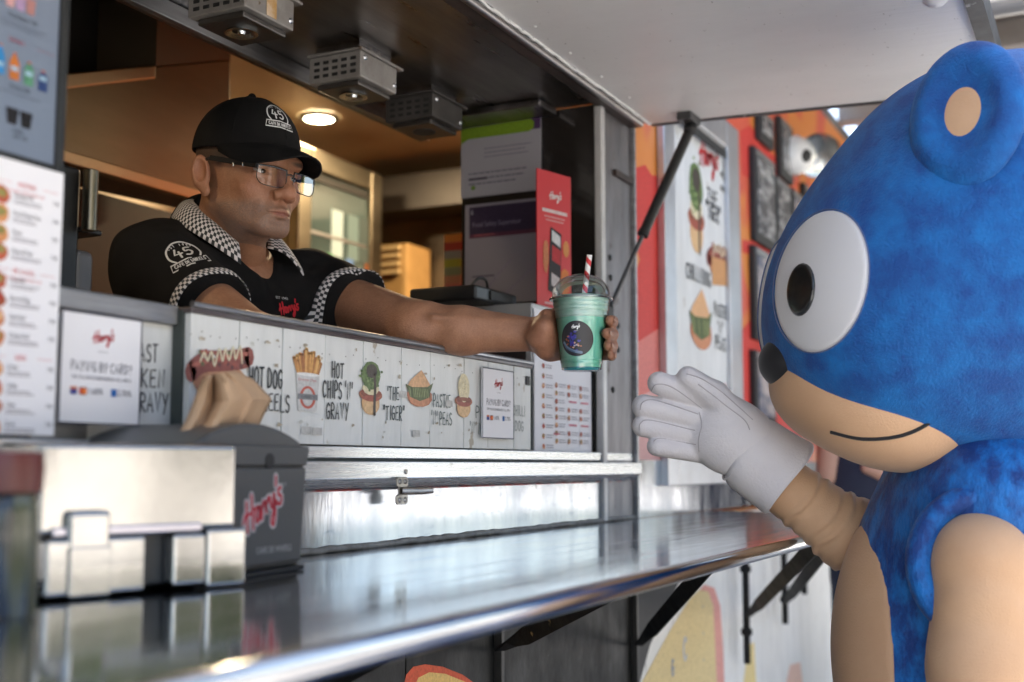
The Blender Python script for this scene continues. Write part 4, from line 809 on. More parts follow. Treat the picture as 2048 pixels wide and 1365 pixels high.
MB().box((fx0 + fw + .03, FYs - .006, fz1 - fw - .045), (fx1 - .16, FYs - .0005, fz1 - fw - .02)).build('top_clip', M['rubber'], fs)
P = Print(); SY = FYs + .0138
def sw(st, u0, u1, v, hpx, col=INK): 
    x0, _ = bx(u0, v, SY); x1, _ = bx(u1, v, SY); _, z = bx((u0 + u1) / 2, v, SY); d = np.dot(onY((u0 + u1) / 2, v, SY) - CAM, FW); P.hand(st, (x0 + x1) / 2, z, hpx * d / FPX, col, al='c', width=x1 - x0, wd=.14)
def sp(fn, u0, u1, v, k, *a):
    x0, _ = bx(u0, v, SY); x1, _ = bx(u1, v, SY); _, z = bx((u0 + u1) / 2, v, SY); fn(P, (x0 + x1) / 2, z, (x1 - x0) * k, *a)
x0, z0 = bx(1394, 322, SY); x1, _ = bx(1432, 322, SY); P.script(x0 + .02, z0, x1 - x0, RED, rot=.1, th=.25)
sp(art_pie, 1374, 1410, 425, 1.0, 'tiger'); sw('THE', 1414, 1434, 410, 30); sw('"TIGER"', 1412, 1440, 442, 32)
sw('CHILLI DOG', 1372, 1420, 565, 30); sp(art_hotdog, 1418, 1464, 520, 1.0); x0, z0 = bx(1424, 570, SY); x1, z1 = bx(1458, 525, SY); P.poly([(x0, z0), (x1, z0 + .02), (x1, z1), (x0, z1 - .01)], srgb(206, 150, 96))
sp(art_pastie, 1380, 1422, 640, 1.0); sw('PASTIE', 1428, 1452, 635, 26); sw("'N'", 1434, 1446, 668, 24); sw('PEAS', 1430, 1450, 700, 26)
for v in (352, 380): x0, z0 = bx(1440, v, SY); x1, _ = bx(1460, v, SY); P.rect(x0, z0, x1, z0 + .016, srgb(120, 120, 116))
x0, z0 = bx(1444, 260, SY); P.rect(x0, z0 - .16, x0 + .012, z0, srgb(150, 150, 146))
P.stroke([bx(1420, 800, SY), bx(1450, 770, SY)], .012, srgb(226, 170, 176)); P.build('printing', wallmap(SY), fs)
# framed pictures on the orange wall
M['glass_print'] = pm('poster_print', (.10, .10, .105), .25, col2=(.38, .38, .38), nscale=9, stretch=(1.2, 1, 3), contrast=(.46, .6), detail=3)
M['glass_print2'] = pm('poster_print_pale', (.16, .17, .22), .25, col2=(.52, .45, .42), nscale=8, stretch=(1, 1, 2), contrast=(.42, .6), detail=3)
fr_ = [(1496, 1537, 292, 478, 'tall framed poster nearest the aluminium menu sign, upper row', 0), (1539, 1570, 350, 494, 'second framed poster of the upper row on the orange wall', 0), (1496, 1537, 490, 677, 'tall colourful framed poster nearest the menu sign, lower row', 1),
       (1541, 1566, 520, 690, 'second framed poster of the lower row on the orange wall', 0), (1548, 1573, 232, 348, 'narrow framed poster beside the white round lamp', 0), (1573, 1596, 376, 470, 'bluish framed poster, third of the upper row', 1), (1598, 1622, 366, 460, 'pale framed poster beside the blue costume head', 1), (1507, 1535, 215, 277, 'framed poster half hidden under the flap edge', 0),
       (1497, 1538, 700, 850, 'pale framed poster behind the raised white glove', 1)]
for u0, u1, v0, v1, lab, kd in fr_:
    t = thing('framed_poster', lab, 'poster', (onY(u0, v0)[0], 0, 1.5), 'framed posters on the orange wall')
    x0, x1 = onY(u0, v0, -.0)[0], onY(u1, v0, -.0)[0]; z1, z0 = onY(u0, v0)[2], onY(u0, v1)[2]
    MB().box((x0, -.022, z0), (x1, -.0005, z1)).build('frame', M['rubber'], t, bevel=.004)
    MB().box((x0 + .03, -.025, z0 + .03), (x1 - .03, -.0225, z1 - .03)).build('picture', M['glass_print2' if kd else 'glass_print'], t)
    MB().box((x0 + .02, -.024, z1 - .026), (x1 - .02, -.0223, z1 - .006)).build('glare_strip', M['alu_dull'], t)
# lamps above the posters
wl = thing('wall_lamp', 'round white lamp with a dark centre above the orange wall', 'lamp', atD(1590, 315, 4.5))
q = atD(1592, 312, 4.5); ax = nrm(-ray(1592, 312) * .8 + R_ * .75)
MB().lathe([(0, .05), (.03, .05), (.062, .03), (.075, 0), (.07, -.04), (.04, -.07), (0, -.075)], q, 30, ax).build('shade', pm('white_enamel', (.75, .75, .74), .25, coat=.5), wl, smooth=60)
MB().lathe([(0, .060), (.022, .056), (.026, .048)], q, 20, ax).build('lens', M['rubber'], wl)
MB().bar(q - ax * .06, (q[0] + .02, .02, q[2] + .02), .02, .02).build('arm', M['iron'], wl)
bl = thing('chrome_lamp', 'ribbed chrome bell lamp between the white lamp and the costume', 'lamp', atD(1640, 310, 4.6))
q = atD(1638, 308, 4.6); ax = nrm(-ray(1638, 308) - np.array([0, 0, .2]))
MB().lathe([(.0, -.02), (.03, -.015), (.055, .0), (.058, .012), (.072, .016), (.074, .028), (.084, .032), (.086, .045), (.0865, .046), (.07, .035), (.0, .03)], q, 36, ax).build('shade', pm('ribbed_chrome', (.72, .72, .66), .2, 1., col2=(.5, .5, .45), nscale=6), bl, smooth=40)
MB().bar(q - ax * .02, (q[0] + .05, .02, q[2] + .04), .02, .02).build('arm', M['iron'], bl)
# ------------------------------------------------------------------ the cup
CUP = atD(1163, 745, 2.03); CUP[2] = atD(1160, 742, 2.03)[2]
cup = thing('drink_cup', 'clear domed cup of mint green milkshake in the outstretched hand', 'cup', CUP)
M['shake'] = pm('mint_milkshake', srgb(122, 212, 184), .22, col2=srgb(136, 220, 194), nscale=14, coat=.9, sss=.25, spots=(80, .68, .72, srgb(150, 220, 200), (1, 1, 1)))
M['foam'] = pm('mint_foam', srgb(176, 226, 208), .4, col2=srgb(200, 236, 222), nscale=60, coat=.5, bump=.2, bscale=120)
M['base_blue'] = pm('deep_teal_syrup', srgb(34, 140, 150), .25, coat=.8)
r0, r1, HC = .0325, .0475, .120
def cr(z): return r0 + (r1 - r0) * (z / HC)
prof = [(0, .001), (r0 - .003, .001), (r0 - .001, .003), (r0, .0045)]
MB().lathe([(0, .0), (r0 - .003, .0), (r0 - .001, .002), (cr(.004), .0045)], CUP, 56).build('syrup', M['base_blue'], cup, smooth=60)
prof = [(cr(.0046), .0046)]
for z in [.006, .008, .010, .012, .014, .0155, .017, .0185, .020, .024] + list(np.linspace(.03, .088, 14)):
    bump_ = -.0012 if (.013 < z < .0165) else 0; prof.append((cr(z) + bump_, z))
MB().lathe(prof, CUP, 64).build('milkshake', M['shake'], cup, smooth=60)
prof = []
for z in np.linspace(.088, .121, 40):
    bump_ = sum(-.0013 * math.exp(-((z - z0) / .0012) ** 2) for z0 in (.089, .101, .108, .115)); prof.append((cr(z) + bump_, z))
prof += [(.046, .1235), (.044, .126), (.03, .128), (.0, .1285)]
MB().lathe(prof, CUP, 64).build('foam', M['foam'], cup, smooth=70)
M['pet'] = clear('clear_plastic', refl=1.0, op=.03, rough=.06)
wall = [(cr(z) + .0008 + sum(.0009 * math.exp(-((z - z0) / .0015) ** 2) for z0 in (.0145, .019, .086, .093, .104, .112)), z) for z in np.linspace(.002, .1225, 60)]
MB().lathe(wall, CUP, 64).build('cup_wall', M['pet'], cup, smooth=70)
dome = [(.0495, .1215), (.0530, .1205), (.0535, .1222), (.0525, .1238), (.0498, .1245), (.0492, .128)]
for k in range(1, 15):
    t = math.radians(6 + k * 5.6); dome.append((.0497 * math.cos(t) ** .8, .128 + .036 * math.sin(t)))
dome += [(.0165, .1632), (.0150, .1622)]
MB().lathe(dome, CUP, 64).build('lid', clear('clear_lid', refl=.75, op=.035), cup, smooth=70)
MB().lathe([(.0528 + .0016 * math.cos(a), .1215 + .0016 * math.sin(a)) for a in np.linspace(0, 2 * math.pi, 10)], CUP, 64).build('rim', clear('clear_rim', refl=1.2, op=.16), cup, smooth=70)
# round label bent to the cup
dirc = nrm(np.array([*(CAM - CUP)[:2], 0])); side = np.array([-dirc[1], dirc[0], 0]); side = side if side @ R_ > 0 else -side
dirc = nrm(dirc * math.cos(.20) - side * math.sin(.20)); side = nrm(np.cross(dirc, (0, 0, 1))); side = side if side @ R_ > 0 else -side
def cupmap(A, h):
    z = A[:, 1] + .051; r = np.array([cr(q) for q in z]) + .0018 + h; a = A[:, 0] / r
    return CUP + (r * np.cos(a))[:, None] * dirc + (r * np.sin(a))[:, None] * side + z[:, None] * np.array([0, 0, 1.])
P = Print()
rr_ = .0294; n = 10
V = [(0, 0)]; F = []
for i in range(1, n + 1):
    for k in range(36): V.append((rr_ * i / n * math.cos(k * math.pi / 18), rr_ * i / n * math.sin(k * math.pi / 18)))
for k in range(36): F.append((0, 1 + k, 1 + (k + 1) % 36))
for i in range(n - 1):
    for k in range(36): a, b = 1 + i * 36, 1 + (i + 1) * 36; F.append((a + k, b + k, b + (k + 1) % 36, a + (k + 1) % 36))
P.faces(V, F, srgb(26, 26, 34))
random.seed(11)
for i in range(26): P.disc(random.gauss(-.006, .004), random.gauss(-.002, .007), random.uniform(.001, .0035), random.uniform(.001, .003), random.choice([srgb(52, 44, 130), srgb(64, 58, 150), srgb(40, 36, 100), srgb(36, 60, 120)]), n=10, jit=.25)
for i in range(14): P.disc(random.gauss(-.016, .003), random.gauss(-.006, .006), .0012, .0014, random.choice([srgb(150, 80, 50), srgb(176, 110, 70), srgb(120, 60, 50)]), n=7, jit=.3)
for i in range(8): P.disc(random.gauss(.0, .004), random.gauss(-.012, .003), .0018, .0015, random.choice([srgb(190, 150, 130), srgb(170, 160, 170), srgb(150, 90, 60)]), n=8, jit=.3)
P.stroke([(-.0235, -.006), (-.018, -.014), (-.006, -.0205), (.008, -.0235)], .0045, srgb(96, 116, 140), smooth=6); P.stroke([(-.0235, -.009), (-.016, -.017), (-.004, -.0225)], .002, srgb(60, 84, 110), smooth=6)
P.script(-.008, .0165, .0145, (.85, .85, .85), rot=.12, th=.24); P.rect(-.0035, .0125, .0035, .0129, (.5, .5, .5))
P.build('label', cupmap, cup, mat=pm('glossy_label', rough=.3, attr=True))
# straw: spiral stripes
sw_ = thing('straw', 'red and white striped paper straw standing in the milkshake', 'straw', CUP + np.array([0, 0, .1]))
s0 = CUP + np.array([0, 0, .09]) + R_ * .0005; s1 = atD(1179, 510, 2.03); d = nrm(s1 - s0); L_ = np.linalg.norm(s1 - s0); a = nrm(np.cross(d, (0, 1, 0))); b_ = np.cross(d, a); n = 32; rows = 70
Pg = [[s0 + d * L_ * i / rows + .0043 * (a * math.cos(2 * math.pi * k / n) + b_ * math.sin(2 * math.pi * k / n)) for k in range(n)] for i in range(rows + 1)]
red = srgb(200, 44, 50); wh = (.74, .73, .70)
sm = MB().grid(np.array(Pg), col=lambda i, j: red if ((i * L_ / rows / .023 + j / n) % 1) < .42 else wh, cyc=True)
sm.build('tube', pm('paper_straw', rough=.55, attr=True), sw_, smooth=60, solid=.0008)
# ------------------------------------------------------------------ napkin dispensers and bottle, near the camera
def frame3(o, yaw):
    c, s = math.cos(yaw), math.sin(yaw); ex, ey = np.array([c, s, 0]), np.array([-s, c, 0]); ez = np.array([0, 0, 1.])
    return lambda x, y, z: np.asarray(o) + ex * x + ey * y + ez * z
O1 = onZ(82, 1204, CT); T1 = frame3(O1, math.radians(-15.0)); e1 = onZ(474, 1172, CT); W1 = np.linalg.norm((e1 - O1)[:2])
yaw1 = math.atan2(*(e1 - O1)[:2][::-1]); T1 = frame3(O1, yaw1)
H1 = .150
nd = thing('napkin_dispenser', 'chrome napkin dispenser in the foreground with a black slot', 'dispenser', O1)
def tbox(T, lo, hi): x0, y0, z0 = lo; x1, y1, z1 = hi; return MB().hexa([T(x0, y0, z0), T(x1, y0, z0), T(x1, y1, z0), T(x0, y1, z0), T(x0, y0, z1), T(x1, y0, z1), T(x1, y1, z1), T(x0, y1, z1)])
tbox(T1, (.004, .014, .006), (W1 - .004, .10, H1 - .004)).build('body', pm('dispenser_shell', (.05, .05, .05), .35), nd, bevel=.004)
tbox(T1, (-.004, .002, .062), (W1 - .002, .0125, H1)).build('face_plate', M['chrome'], nd, bevel=.005, seg=3)
tbox(T1, (-.004, .0126, H1 - .012), (W1 - .002, .104, H1 + .001)).build('top_plate', M['chrome'], nd, bevel=.004)
tbox(T1, (.008, -.0025, .060), (W1 - .045, .0012, .069)).build('slot_lip', pm('violet_steel', (.55, .54, .62), .2, 1.), nd, bevel=.002)
for x0, x1, z0, z1 in [(0, W1 * .48, .004, .058), (W1 * .62, W1 * .80, .006, .058), (W1 * .805, W1 + .006, .002, .062)]:
    tbox(T1, (x0, -.008, z0), (x1, .0125, z1)).build('lower_plate', M['chrome'], nd, bevel=.004, seg=3)
tbox(T1, (W1 * .10, -.010, .040), (W1 * .30, .0018, .085)).build('thumb_guard', M['chrome'], nd, bevel=.006, seg=3)
tbox(T1, (W1 * .10, -.012, .003), (W1 * .30, -.0085, .05)).build('thumb_guard', M['chrome'], nd, bevel=.004, seg=3)
O2 = onZ(300, 1160, CT); O2 = onZ(468, 1160, CT); e2 = onZ(606, 1139, CT); yaw2 = math.atan2(*(e2 - O2)[:2][::-1])
W2 = .215; T2 = frame3(e2 - (e2 - O2) / np.linalg.norm(e2 - O2) * W2, yaw2)
gd = thing('napkin_dispenser', 'dark grey napkin dispenser with red script logo and brown napkin on top', 'dispenser', O2)
M['grey_pl'] = pm('charcoal_plastic', (.075, .077, .078), .38, bump=.06, bscale=120)
D2, H2 = .16, .152
pts = [(0, .006), (W2, .006), (W2 + .006, H2)]; top = [(W2 + .006 - (W2 + .012) * t, H2 + .026 * math.sin(math.pi * t) ** .8) for t in np.linspace(0, 1, 14)]
pr = [(0, .006), (W2 - .003, .006), (W2 + .008, H2)] + top[1:-1] + [(-.008, H2)]
MB().prism([T2(x, .004, z) for x, z in pr], T2(0, D2, 0) - T2(0, 0, 0)).build('shell', M['grey_pl'], gd, bevel=.004)
MB().prism([T2(x, -.004, z) for x, z in [(.006, .012), (W2 - .012, .012), (W2 - .002, H2 - .026), (.002, H2 - .026)]], T2(0, .0078, 0) - T2(0, 0, 0)).build('front_cover', M['grey_pl'], gd, bevel=.003)
MB().prism([T2(x, -.004, z) for x, z in [(.0, H2 - .024), (W2 + .0, H2 - .024), (W2 + .006, H2), (-.006, H2)]], T2(0, .0078, 0) - T2(0, 0, 0)).build('top_band', M['grey_pl'], gd, bevel=.003)
MB().lathe([(0, .001), (.009, .001), (.0095, -.002)], T2(W2 * .60, -.004, H2 - .018), 20, T2(0, -1, 0) - T2(0, 0, 0)).build('lock', M['rubber'], gd)
tbox(T2, (-.006, .0, .0005), (W2 + .002, D2, .0055)).build('foot', M['rubber'], gd)
pl2 = plane(T2(0, -.004, 0), T2(1, 0, 0) - T2(0, 0, 0), (0, 0, 1), T2(0, -1, 0) - T2(0, 0, 0))
P = Print(); P.script(W2 * .37, .050, .086, srgb(196, 60, 72), rot=.42, th=.21, edge=(.62, .60, .60)); P.build('script_logo', pl2, gd)
P = Print(); P.text('CAFE DE WHEELS', W2 * .66, .026, .0075, (.5, .5, .5), al='c', sx=.9); P.build('lettering', pl2, gd)
P = Print(); P.text('EST 1945', W2 * .72, .104, .004, (.45, .45, .45), al='c'); P.build('lettering', pl2, gd)
# paper napkin sticking out of it
nk = thing('paper_napkin', 'brown paper napkin folded up out of the grey dispenser', 'napkin', T2(W2 * .5, D2 * .5, H2))
M['napkin'] = pm('brown_napkin_paper', srgb(196, 164, 132), .85, col2=srgb(180, 146, 114), nscale=5, bump=.15, bscale=90)
def NKP(u, v, d=0): 
    base = T2(W2 * .5, D2 * .45 + d, 0); return onPlane(u, v, base, T2(0, 1, 0) - T2(0, 0, 0))
def onPlane(u, v, o, n):
    r = ray(u, v); return CAM + r * (((o - CAM) @ n) / (r @ n))
outl = [(358, 862), (378, 838), (392, 800), (400, 770), (412, 752), (470, 742), (505, 756), (543, 796), (528, 826), (505, 856), (470, 862), (420, 864)]
def napsheet(off, shift, name):
    mid = [(372, 862), (398, 818), (440, 762), (480, 760), (520, 800), (500, 850)]
    rows = []; L = [(358, 866), (376, 838), (390, 806), (402, 772), (412, 752)]; Rr = [(512, 866), (520, 846), (543, 798), (508, 760), (470, 742)]
    for i in range(13):
        t = i / 12 * 4; k = min(int(t), 3); f = t - k
        a = np.array(L[k]) * (1 - f) + np.array(L[k + 1]) * f; b = np.array(Rr[k]) * (1 - f) + np.array(Rr[k + 1]) * f; row = []
        for j in range(17):
            s = j / 16; q = a * (1 - s) + b * s + np.array(shift); dd = off + .050 * (1 - abs(s - .40 - .010 * i) / .6) - .020 * max(0, 1 - abs(s - .22 - .004 * i) / .10) + .012 * max(0, 1 - abs(s - .78 + .006 * i) / .08) + .0015 * math.sin(9 * s + i * .5)
            row.append(NKP(q[0], q[1], -dd))
        rows.append(row)
    return MB().grid(np.array(rows)).build(name, M['napkin'], nk, smooth=24, solid=.0010)
napsheet(.0, (0, 0), 'outer_fold'); napsheet(-.022, (-6, 6), 'inner_fold')
# sauce bottle at the far left
bq = onZ(18, 1235, CT); sbt = thing('sauce_bottle', 'blurred olive bottle with a dark red cap at the left edge', 'bottle', bq)
MB().lathe([(0, 0), (.026, 0), (.028, .003), (.028, .088), (.026, .1), (.024, .104)], bq + np.array([-.0, .01, 0]), 36).build('bottle_body', pm('olive_bottle', (.12, .12, .07), .25, coat=.5, col2=(.02, .02, .018), nscale=9, stretch=(4, 4, .2), contrast=(.48, .52)), sbt, smooth=50)
MB().lathe([(.0245, .1045), (.030, .106), (.031, .128), (.029, .140), (.0, .142)], bq + np.array([-.0, .01, 0]), 36).build('bottle_cap', pm('dark_red_cap2', (.13, .025, .02), .35), sbt, smooth=50)
# ------------------------------------------------------------------ street around: trees, far building, canopy
def leafmesh(n, c, r, size, seed):
    g = np.random.default_rng(seed); u = g.normal(size=(n, 3)); u /= np.linalg.norm(u, axis=1)[:, None]; rad = g.random(n) ** .45
    cl = g.normal(size=(26, 3)); cl /= np.linalg.norm(cl, axis=1)[:, None]; cl *= .75; k = g.integers(0, 26, n)
    p = (cl[k] * .75 + u * rad[:, None] * .42) * np.array(r) + np.array(c)
    a = g.normal(size=(n, 3)); a /= np.linalg.norm(a, axis=1)[:, None]; b = np.cross(a, g.normal(size=(n, 3))); b /= np.linalg.norm(b, axis=1)[:, None]
    s = size * (.6 + .8 * g.random((n, 1))); V = np.stack([p - a * s, p + b * s * .55, p + a * s, p - b * s * .55], 1).reshape(-1, 3)
    return mesh_np(V, np.arange(4 * n).reshape(n, 4), 'crown', False)
M['leaf'] = pm('green_leaves', (.06, .11, .025), .5, col2=(.10, .16, .04), nscale=1.5); M['bark'] = pm('grey_bark', (.16, .13, .10), .9, col2=(.09, .07, .055), nscale=8, bump=.5)
def tree(label, x, y, h, seed):
    t = thing('street_tree', label, 'tree', (x, y, 0))
    tr = MB().tube([(x, y, 0), (x + .1, y, h * .3), (x - .1, y + .1, h * .6), (x, y, h * .8)], [.2, .15, .1, .05], 12)
    for k in range(5):
        a = k * 1.3 + seed; tr.tube([(x, y, h * (.35 + .07 * k)), (x + math.cos(a) * .7, y + math.sin(a) * .7, h * (.5 + .07 * k)), (x + math.cos(a) * 1.3, y + math.sin(a) * 1.3, h * (.62 + .07 * k))], [.08, .05, .02], 8)
    tr.build('trunk', M['bark'], t, smooth=60); link('crown', leafmesh(7000, (x, y, h * .72), (h * .42, h * .42, h * .36), .14, seed), M['leaf'], t)
tree('broad green street tree across the paving from the van', 5.6, -11.0, 6.5, 3)
tree('leafy green tree by the road, between the two large street trees', 3.4, -12.5, 5.0, 11)
tree('tall green tree behind the customers, left of the street', 0.0, -11.2, 6.5, 5)
tree('green tree farther down the street beyond the costume', 11.0, -11.0, 6.5, 8)
hs = thing('pale_building', 'pale rendered building across the street', 'building', (4, -19, 0))
M['render'] = pm('pale_render', (.56, .53, .49), .8, col2=(.48, .45, .41), nscale=2)
MB().box((-14, -21, 0), (22, -19, 7)).build('wall', M['render'], hs)
for i in range(10):
    for z in (1.2, 4.2): MB().box((-12.5 + i * 3.4, -18.985, z), (-11.0 + i * 3.4, -18.95, z + 1.7)).build('window', M['dark_glass'], hs)
MB().box((-14.3, -21.2, 7.001), (22.3, -18.7, 7.3)).build('cornice', M['render'], hs)
# canopy of the next stall, seen past the flap
cn = thing('stall_canopy', 'grey steel canopy of the next stall beyond the flap', 'canopy', (8, -1.5, 0))
M['canopy'] = pm('grey_canopy_steel', (.40, .38, .36), .5, .3, col2=(.28, .26, .24), nscale=3)
cx0 = 3.75
MB().box((cx0, -2.4, 2.86), (9.5, -.02, 2.94)).build('roof_sheet', M['canopy'], cn)
for i in range(8):
    xx = cx0 + .1 + i * .72; MB().box((xx, -2.4, 2.76), (xx + .09, -.02, 2.859)).build('rafter', M['canopy'], cn, bevel=.005)
MB().tube([(cx0 + .05, -2.4, 2.66), (cx0 + .05, -.02, 2.66)], .06, 16).build('front_pipe', pm('galvanised_pipe', (.5, .49, .47), .35, .9), cn, smooth=50)
MB().tube([(cx0 + .5, -2.4, 2.60), (cx0 + .5, -.02, 2.60)], .03, 12).build('gutter', M['iron'], cn, smooth=50)
for yy in (-2.3,): MB().box((9.2, yy, 0), (9.3, yy + .1, 2.86)).build('post', M['canopy'], cn, bevel=.005)
MB().box((9.35, -2.4, 1.2), (9.45, -.02, 2.859)).build('end_panel', M['canopy'], cn)
nk_ = thing('dark_kiosk', 'dark kiosk front in the shade beyond the orange wall', 'kiosk', (7.5, 0, 0))
MB().box((6.25, .0, 0), (9.5, 1.8, 2.75)).build('wall', pm('dark_kiosk_wall', (.05, .045, .04), .5, col2=(.03, .028, .026), nscale=2), nk_)
MB().box((6.4, -.03, 1.0), (9.3, -.001, 1.05)).build('ledge', M['alu_dull'], nk_, bevel=.004)
for i in range(3): MB().box((6.6 + i * .95, -.02, 1.3), (7.3 + i * .95, -.001, 2.3)).build('panel', M['glass_print'], nk_, bevel=.004)
# ------------------------------------------------------------------ bodies grown from smooth distance fields
def smin(a, b, k): h = np.maximum(k - np.abs(a - b), 0) / k; return np.minimum(a, b) - h * h * k * .25
def smax(a, b, k): return -smin(-a, -b, k)
def s_cap(a, b, ra, rb=None):
    a, b = np.asarray(a, np.float32), np.asarray(b, np.float32); rb = ra if rb is None else rb; ba = b - a; q = float(ba @ ba)
    def f(P):
        h = np.clip((P - a) @ ba / q, 0, 1); return np.linalg.norm(P - a - h[:, None] * ba, axis=1) - (ra + (rb - ra) * h)
    return f
def s_ell(c, r, rot=None):
    c, r = np.asarray(c, np.float32), np.asarray(r, np.float32)
    def f(P):
        p = P - c
        if rot is not None: p = p @ rot.astype(np.float32)
        k0 = np.linalg.norm(p / r, axis=1); k1 = np.linalg.norm(p / (r * r), axis=1) + 1e-9; return k0 * (k0 - 1) / k1
    return f
def U(k, *fs):
    def f(P):
        d = fs[0](P)
        for g in fs[1:]: d = smin(d, g(P), k)
        return d
    return f
def add(f, k, *gs):
    def h(P):
        d = f(P)
        for g in gs: d = smin(d, g(P), k)
        return d
    return h
def sub(f, k, *gs):
    def h(P):
        d = f(P)
        for g in gs: d = smax(d, -g(P), k)
        return d
    return h
def inter(f, k, *gs):
    def h(P):
        d = f(P)
        for g in gs: d = smax(d, g(P), k)
        return d
    return h
def half(c, n):
    c, n = np.asarray(c, np.float32), nrm(n).astype(np.float32); return lambda P: (P - c) @ n
def rotm(yaw=0, pitch=0, roll=0): return np.array((Matrix.Rotation(math.radians(yaw), 3, 'Z') @ Matrix.Rotation(math.radians(pitch), 3, 'X') @ Matrix.Rotation(math.radians(roll), 3, 'Y')))
def nets(fn, lo, hi, h):
    lo = np.array(lo, float); hi = np.array(hi, float); n = (np.ceil((hi - lo) / h / 4).astype(int)) * 4; nc = n // 4
    ax = [lo[i] + (np.arange(nc[i]) + .5) * 4 * h - h * .5 for i in range(3)]
    C = np.stack(np.meshgrid(*ax, indexing='ij'), -1).reshape(-1, 3).astype(np.float32)
    d = np.concatenate([fn(C[i:i + 300000]) for i in range(0, len(C), 300000)]).reshape(nc)
    m = np.abs(d) < 4 * h * .87 * 1.7 + .004
    rep = lambda a: np.repeat(np.repeat(np.repeat(a, 4, 0), 4, 1), 4, 2)
    Gd = rep(d).astype(np.float32); idx = np.argwhere(rep(m)); vals = np.empty(len(idx), np.float32)
    for i in range(0, len(idx), 300000): vals[i:i + 300000] = fn((lo + idx[i:i + 300000] * h).astype(np.float32))
    Gd[idx[:, 0], idx[:, 1], idx[:, 2]] = vals; S = Gd < 0
    c = np.zeros(n - 1, np.int8); cor = [(i, j, k) for i in (0, 1) for j in (0, 1) for k in (0, 1)]
    for i, j, k in cor: c += S[i:n[0] - 1 + i, j:n[1] - 1 + j, k:n[2] - 1 + k]
    act = (c > 0) & (c < 8); ai = np.argwhere(act); pos = np.zeros((len(ai), 3)); cnt = np.zeros(len(ai))
    val = {q: Gd[ai[:, 0] + q[0], ai[:, 1] + q[1], ai[:, 2] + q[2]] for q in cor}
    for a in cor:
        for dim in range(3):
            if a[dim] == 0:
                b = list(a); b[dim] = 1; b = tuple(b); da, db = val[a], val[b]; cr_ = (da < 0) != (db < 0); t = np.where(cr_, da / np.where(cr_, da - db, 1), 0)
                q = np.array(a, float)[None].repeat(len(ai), 0); q[:, dim] += t; pos += q * cr_[:, None]; cnt += cr_
    Vt = lo + h * (ai + pos / cnt[:, None]); vid = np.full(n - 1, -1, np.int32); vid[act] = np.arange(len(ai)); Q = []
    for dim in range(3):
        o1, o2 = [(1, 2), (2, 0), (0, 1)][dim]; sl0 = [slice(1, -1)] * 3; sl1 = [slice(1, -1)] * 3; sl0[dim] = slice(0, -1); sl1[dim] = slice(1, None)
        A, B = S[tuple(sl0)], S[tuple(sl1)]; e = np.argwhere(A != B); ins = A[e[:, 0], e[:, 1], e[:, 2]]; e = e + 1; e[:, dim] -= 1
        def g(a, b): q = e.copy(); q[:, o1] += a; q[:, o2] += b; return vid[q[:, 0], q[:, 1], q[:, 2]]
        quad = np.stack([g(-1, -1), g(0, -1), g(0, 0), g(-1, 0)], 1); quad[~ins] = quad[~ins][:, ::-1]; Q.append(quad)
    Q = np.concatenate(Q); Q = Q[(Q >= 0).all(1)]; return Vt, Q
def body(name, parts, mat, parent, colf=None, relax=1):
    VV, QQ, n = [], [], 0
    for fn, lo, hi, h in parts:
        V, Q = nets(fn, lo, hi, h); VV.append(V); QQ.append(Q + n); n += len(V)
    V, Q = np.concatenate(VV), np.concatenate(QQ)
    for _ in range(relax):                       # light smoothing of the grid
        acc = np.zeros_like(V); ct = np.zeros(len(V))
        for k in range(4):
            np.add.at(acc, Q[:, k], V[Q[:, (k + 1) % 4]]); np.add.at(ct, Q[:, k], 1); np.add.at(acc, Q[:, k], V[Q[:, (k - 1) % 4]]); np.add.at(ct, Q[:, k], 1)
        V = V * .5 + .5 * acc / np.maximum(ct, 1)[:, None]
    return link(name, mesh_np(V, Q, name, True, colf(V) if colf else None), mat, parent)
V3 = lambda *a: np.array(a, float)
# ================================================================== the man in the cap
SHR, SHL = V3(1.552, .41, 1.592), V3(1.885, .335, 1.582)
ELL, WRL = V3(1.817, .045, 1.492), V3(1.884, -.180, 1.474)
ELR, HAR = V3(1.485, .135, 1.436), V3(1.76, .10, 1.395)
HEAD = V3(1.634, .285, 1.754); HR = rotm(-13, 5, 2)      # facing out of the hatch
toH = lambda P: (P - HEAD.astype(np.float32)) @ HR.astype(np.float32) / np.float32(HS); HS = 1.0
toW = lambda p: HEAD + HS * (HR @ np.asarray(p, float))
man = thing('person', 'person in black cap, glasses and chequer trimmed polo leaning out of the hatch, arm stretched', 'person', (1.7, .45, .24))
def sym(fn): return [fn(-1), fn(1)]
hd_f = U(.03, s_ell((0, .012, .042), (.0755, .099, .084)), s_ell((0, -.022, -.03), (.0625, .072, .083)), s_ell((0, -.036, -.078), (.051, .055, .040)))
hd_f = add(hd_f, .02, *sym(lambda s: s_cap((s * .0505, .006, -.060), (s * .022, -.074, -.104), .0155, .015)), s_ell((0, -.083, -.104), (.026, .017, .018)), *sym(lambda s: s_ell((s * .039, -.066, -.032), (.023, .021, .021))))
hd_f = add(hd_f, .014, s_cap((-.036, -.084, .019), (.036, -.084, .019), .013), s_ell((0, -.087, -.074), (.032, .016, .024)))
hd_f = sub(hd_f, .016, *sym(lambda s: s_ell((s * .033, -.108, -.004), (.021, .020, .012))))
hd_f = add(hd_f, .010, s_cap((0, -.089, .012), (0, -.114, -.036), .0090, .0125), s_ell((0, -.1165, -.0405), (.0138, .0125, .0118)))
hd_f = add(hd_f, .006, *sym(lambda s: s_ell((s * .0150, -.1040, -.0450), (.0095, .0132, .0098))))
hd_f = sub(hd_f, .003, *sym(lambda s: s_ell((s * .0075, -.110, -.0545), (.0042, .005, .0035))))
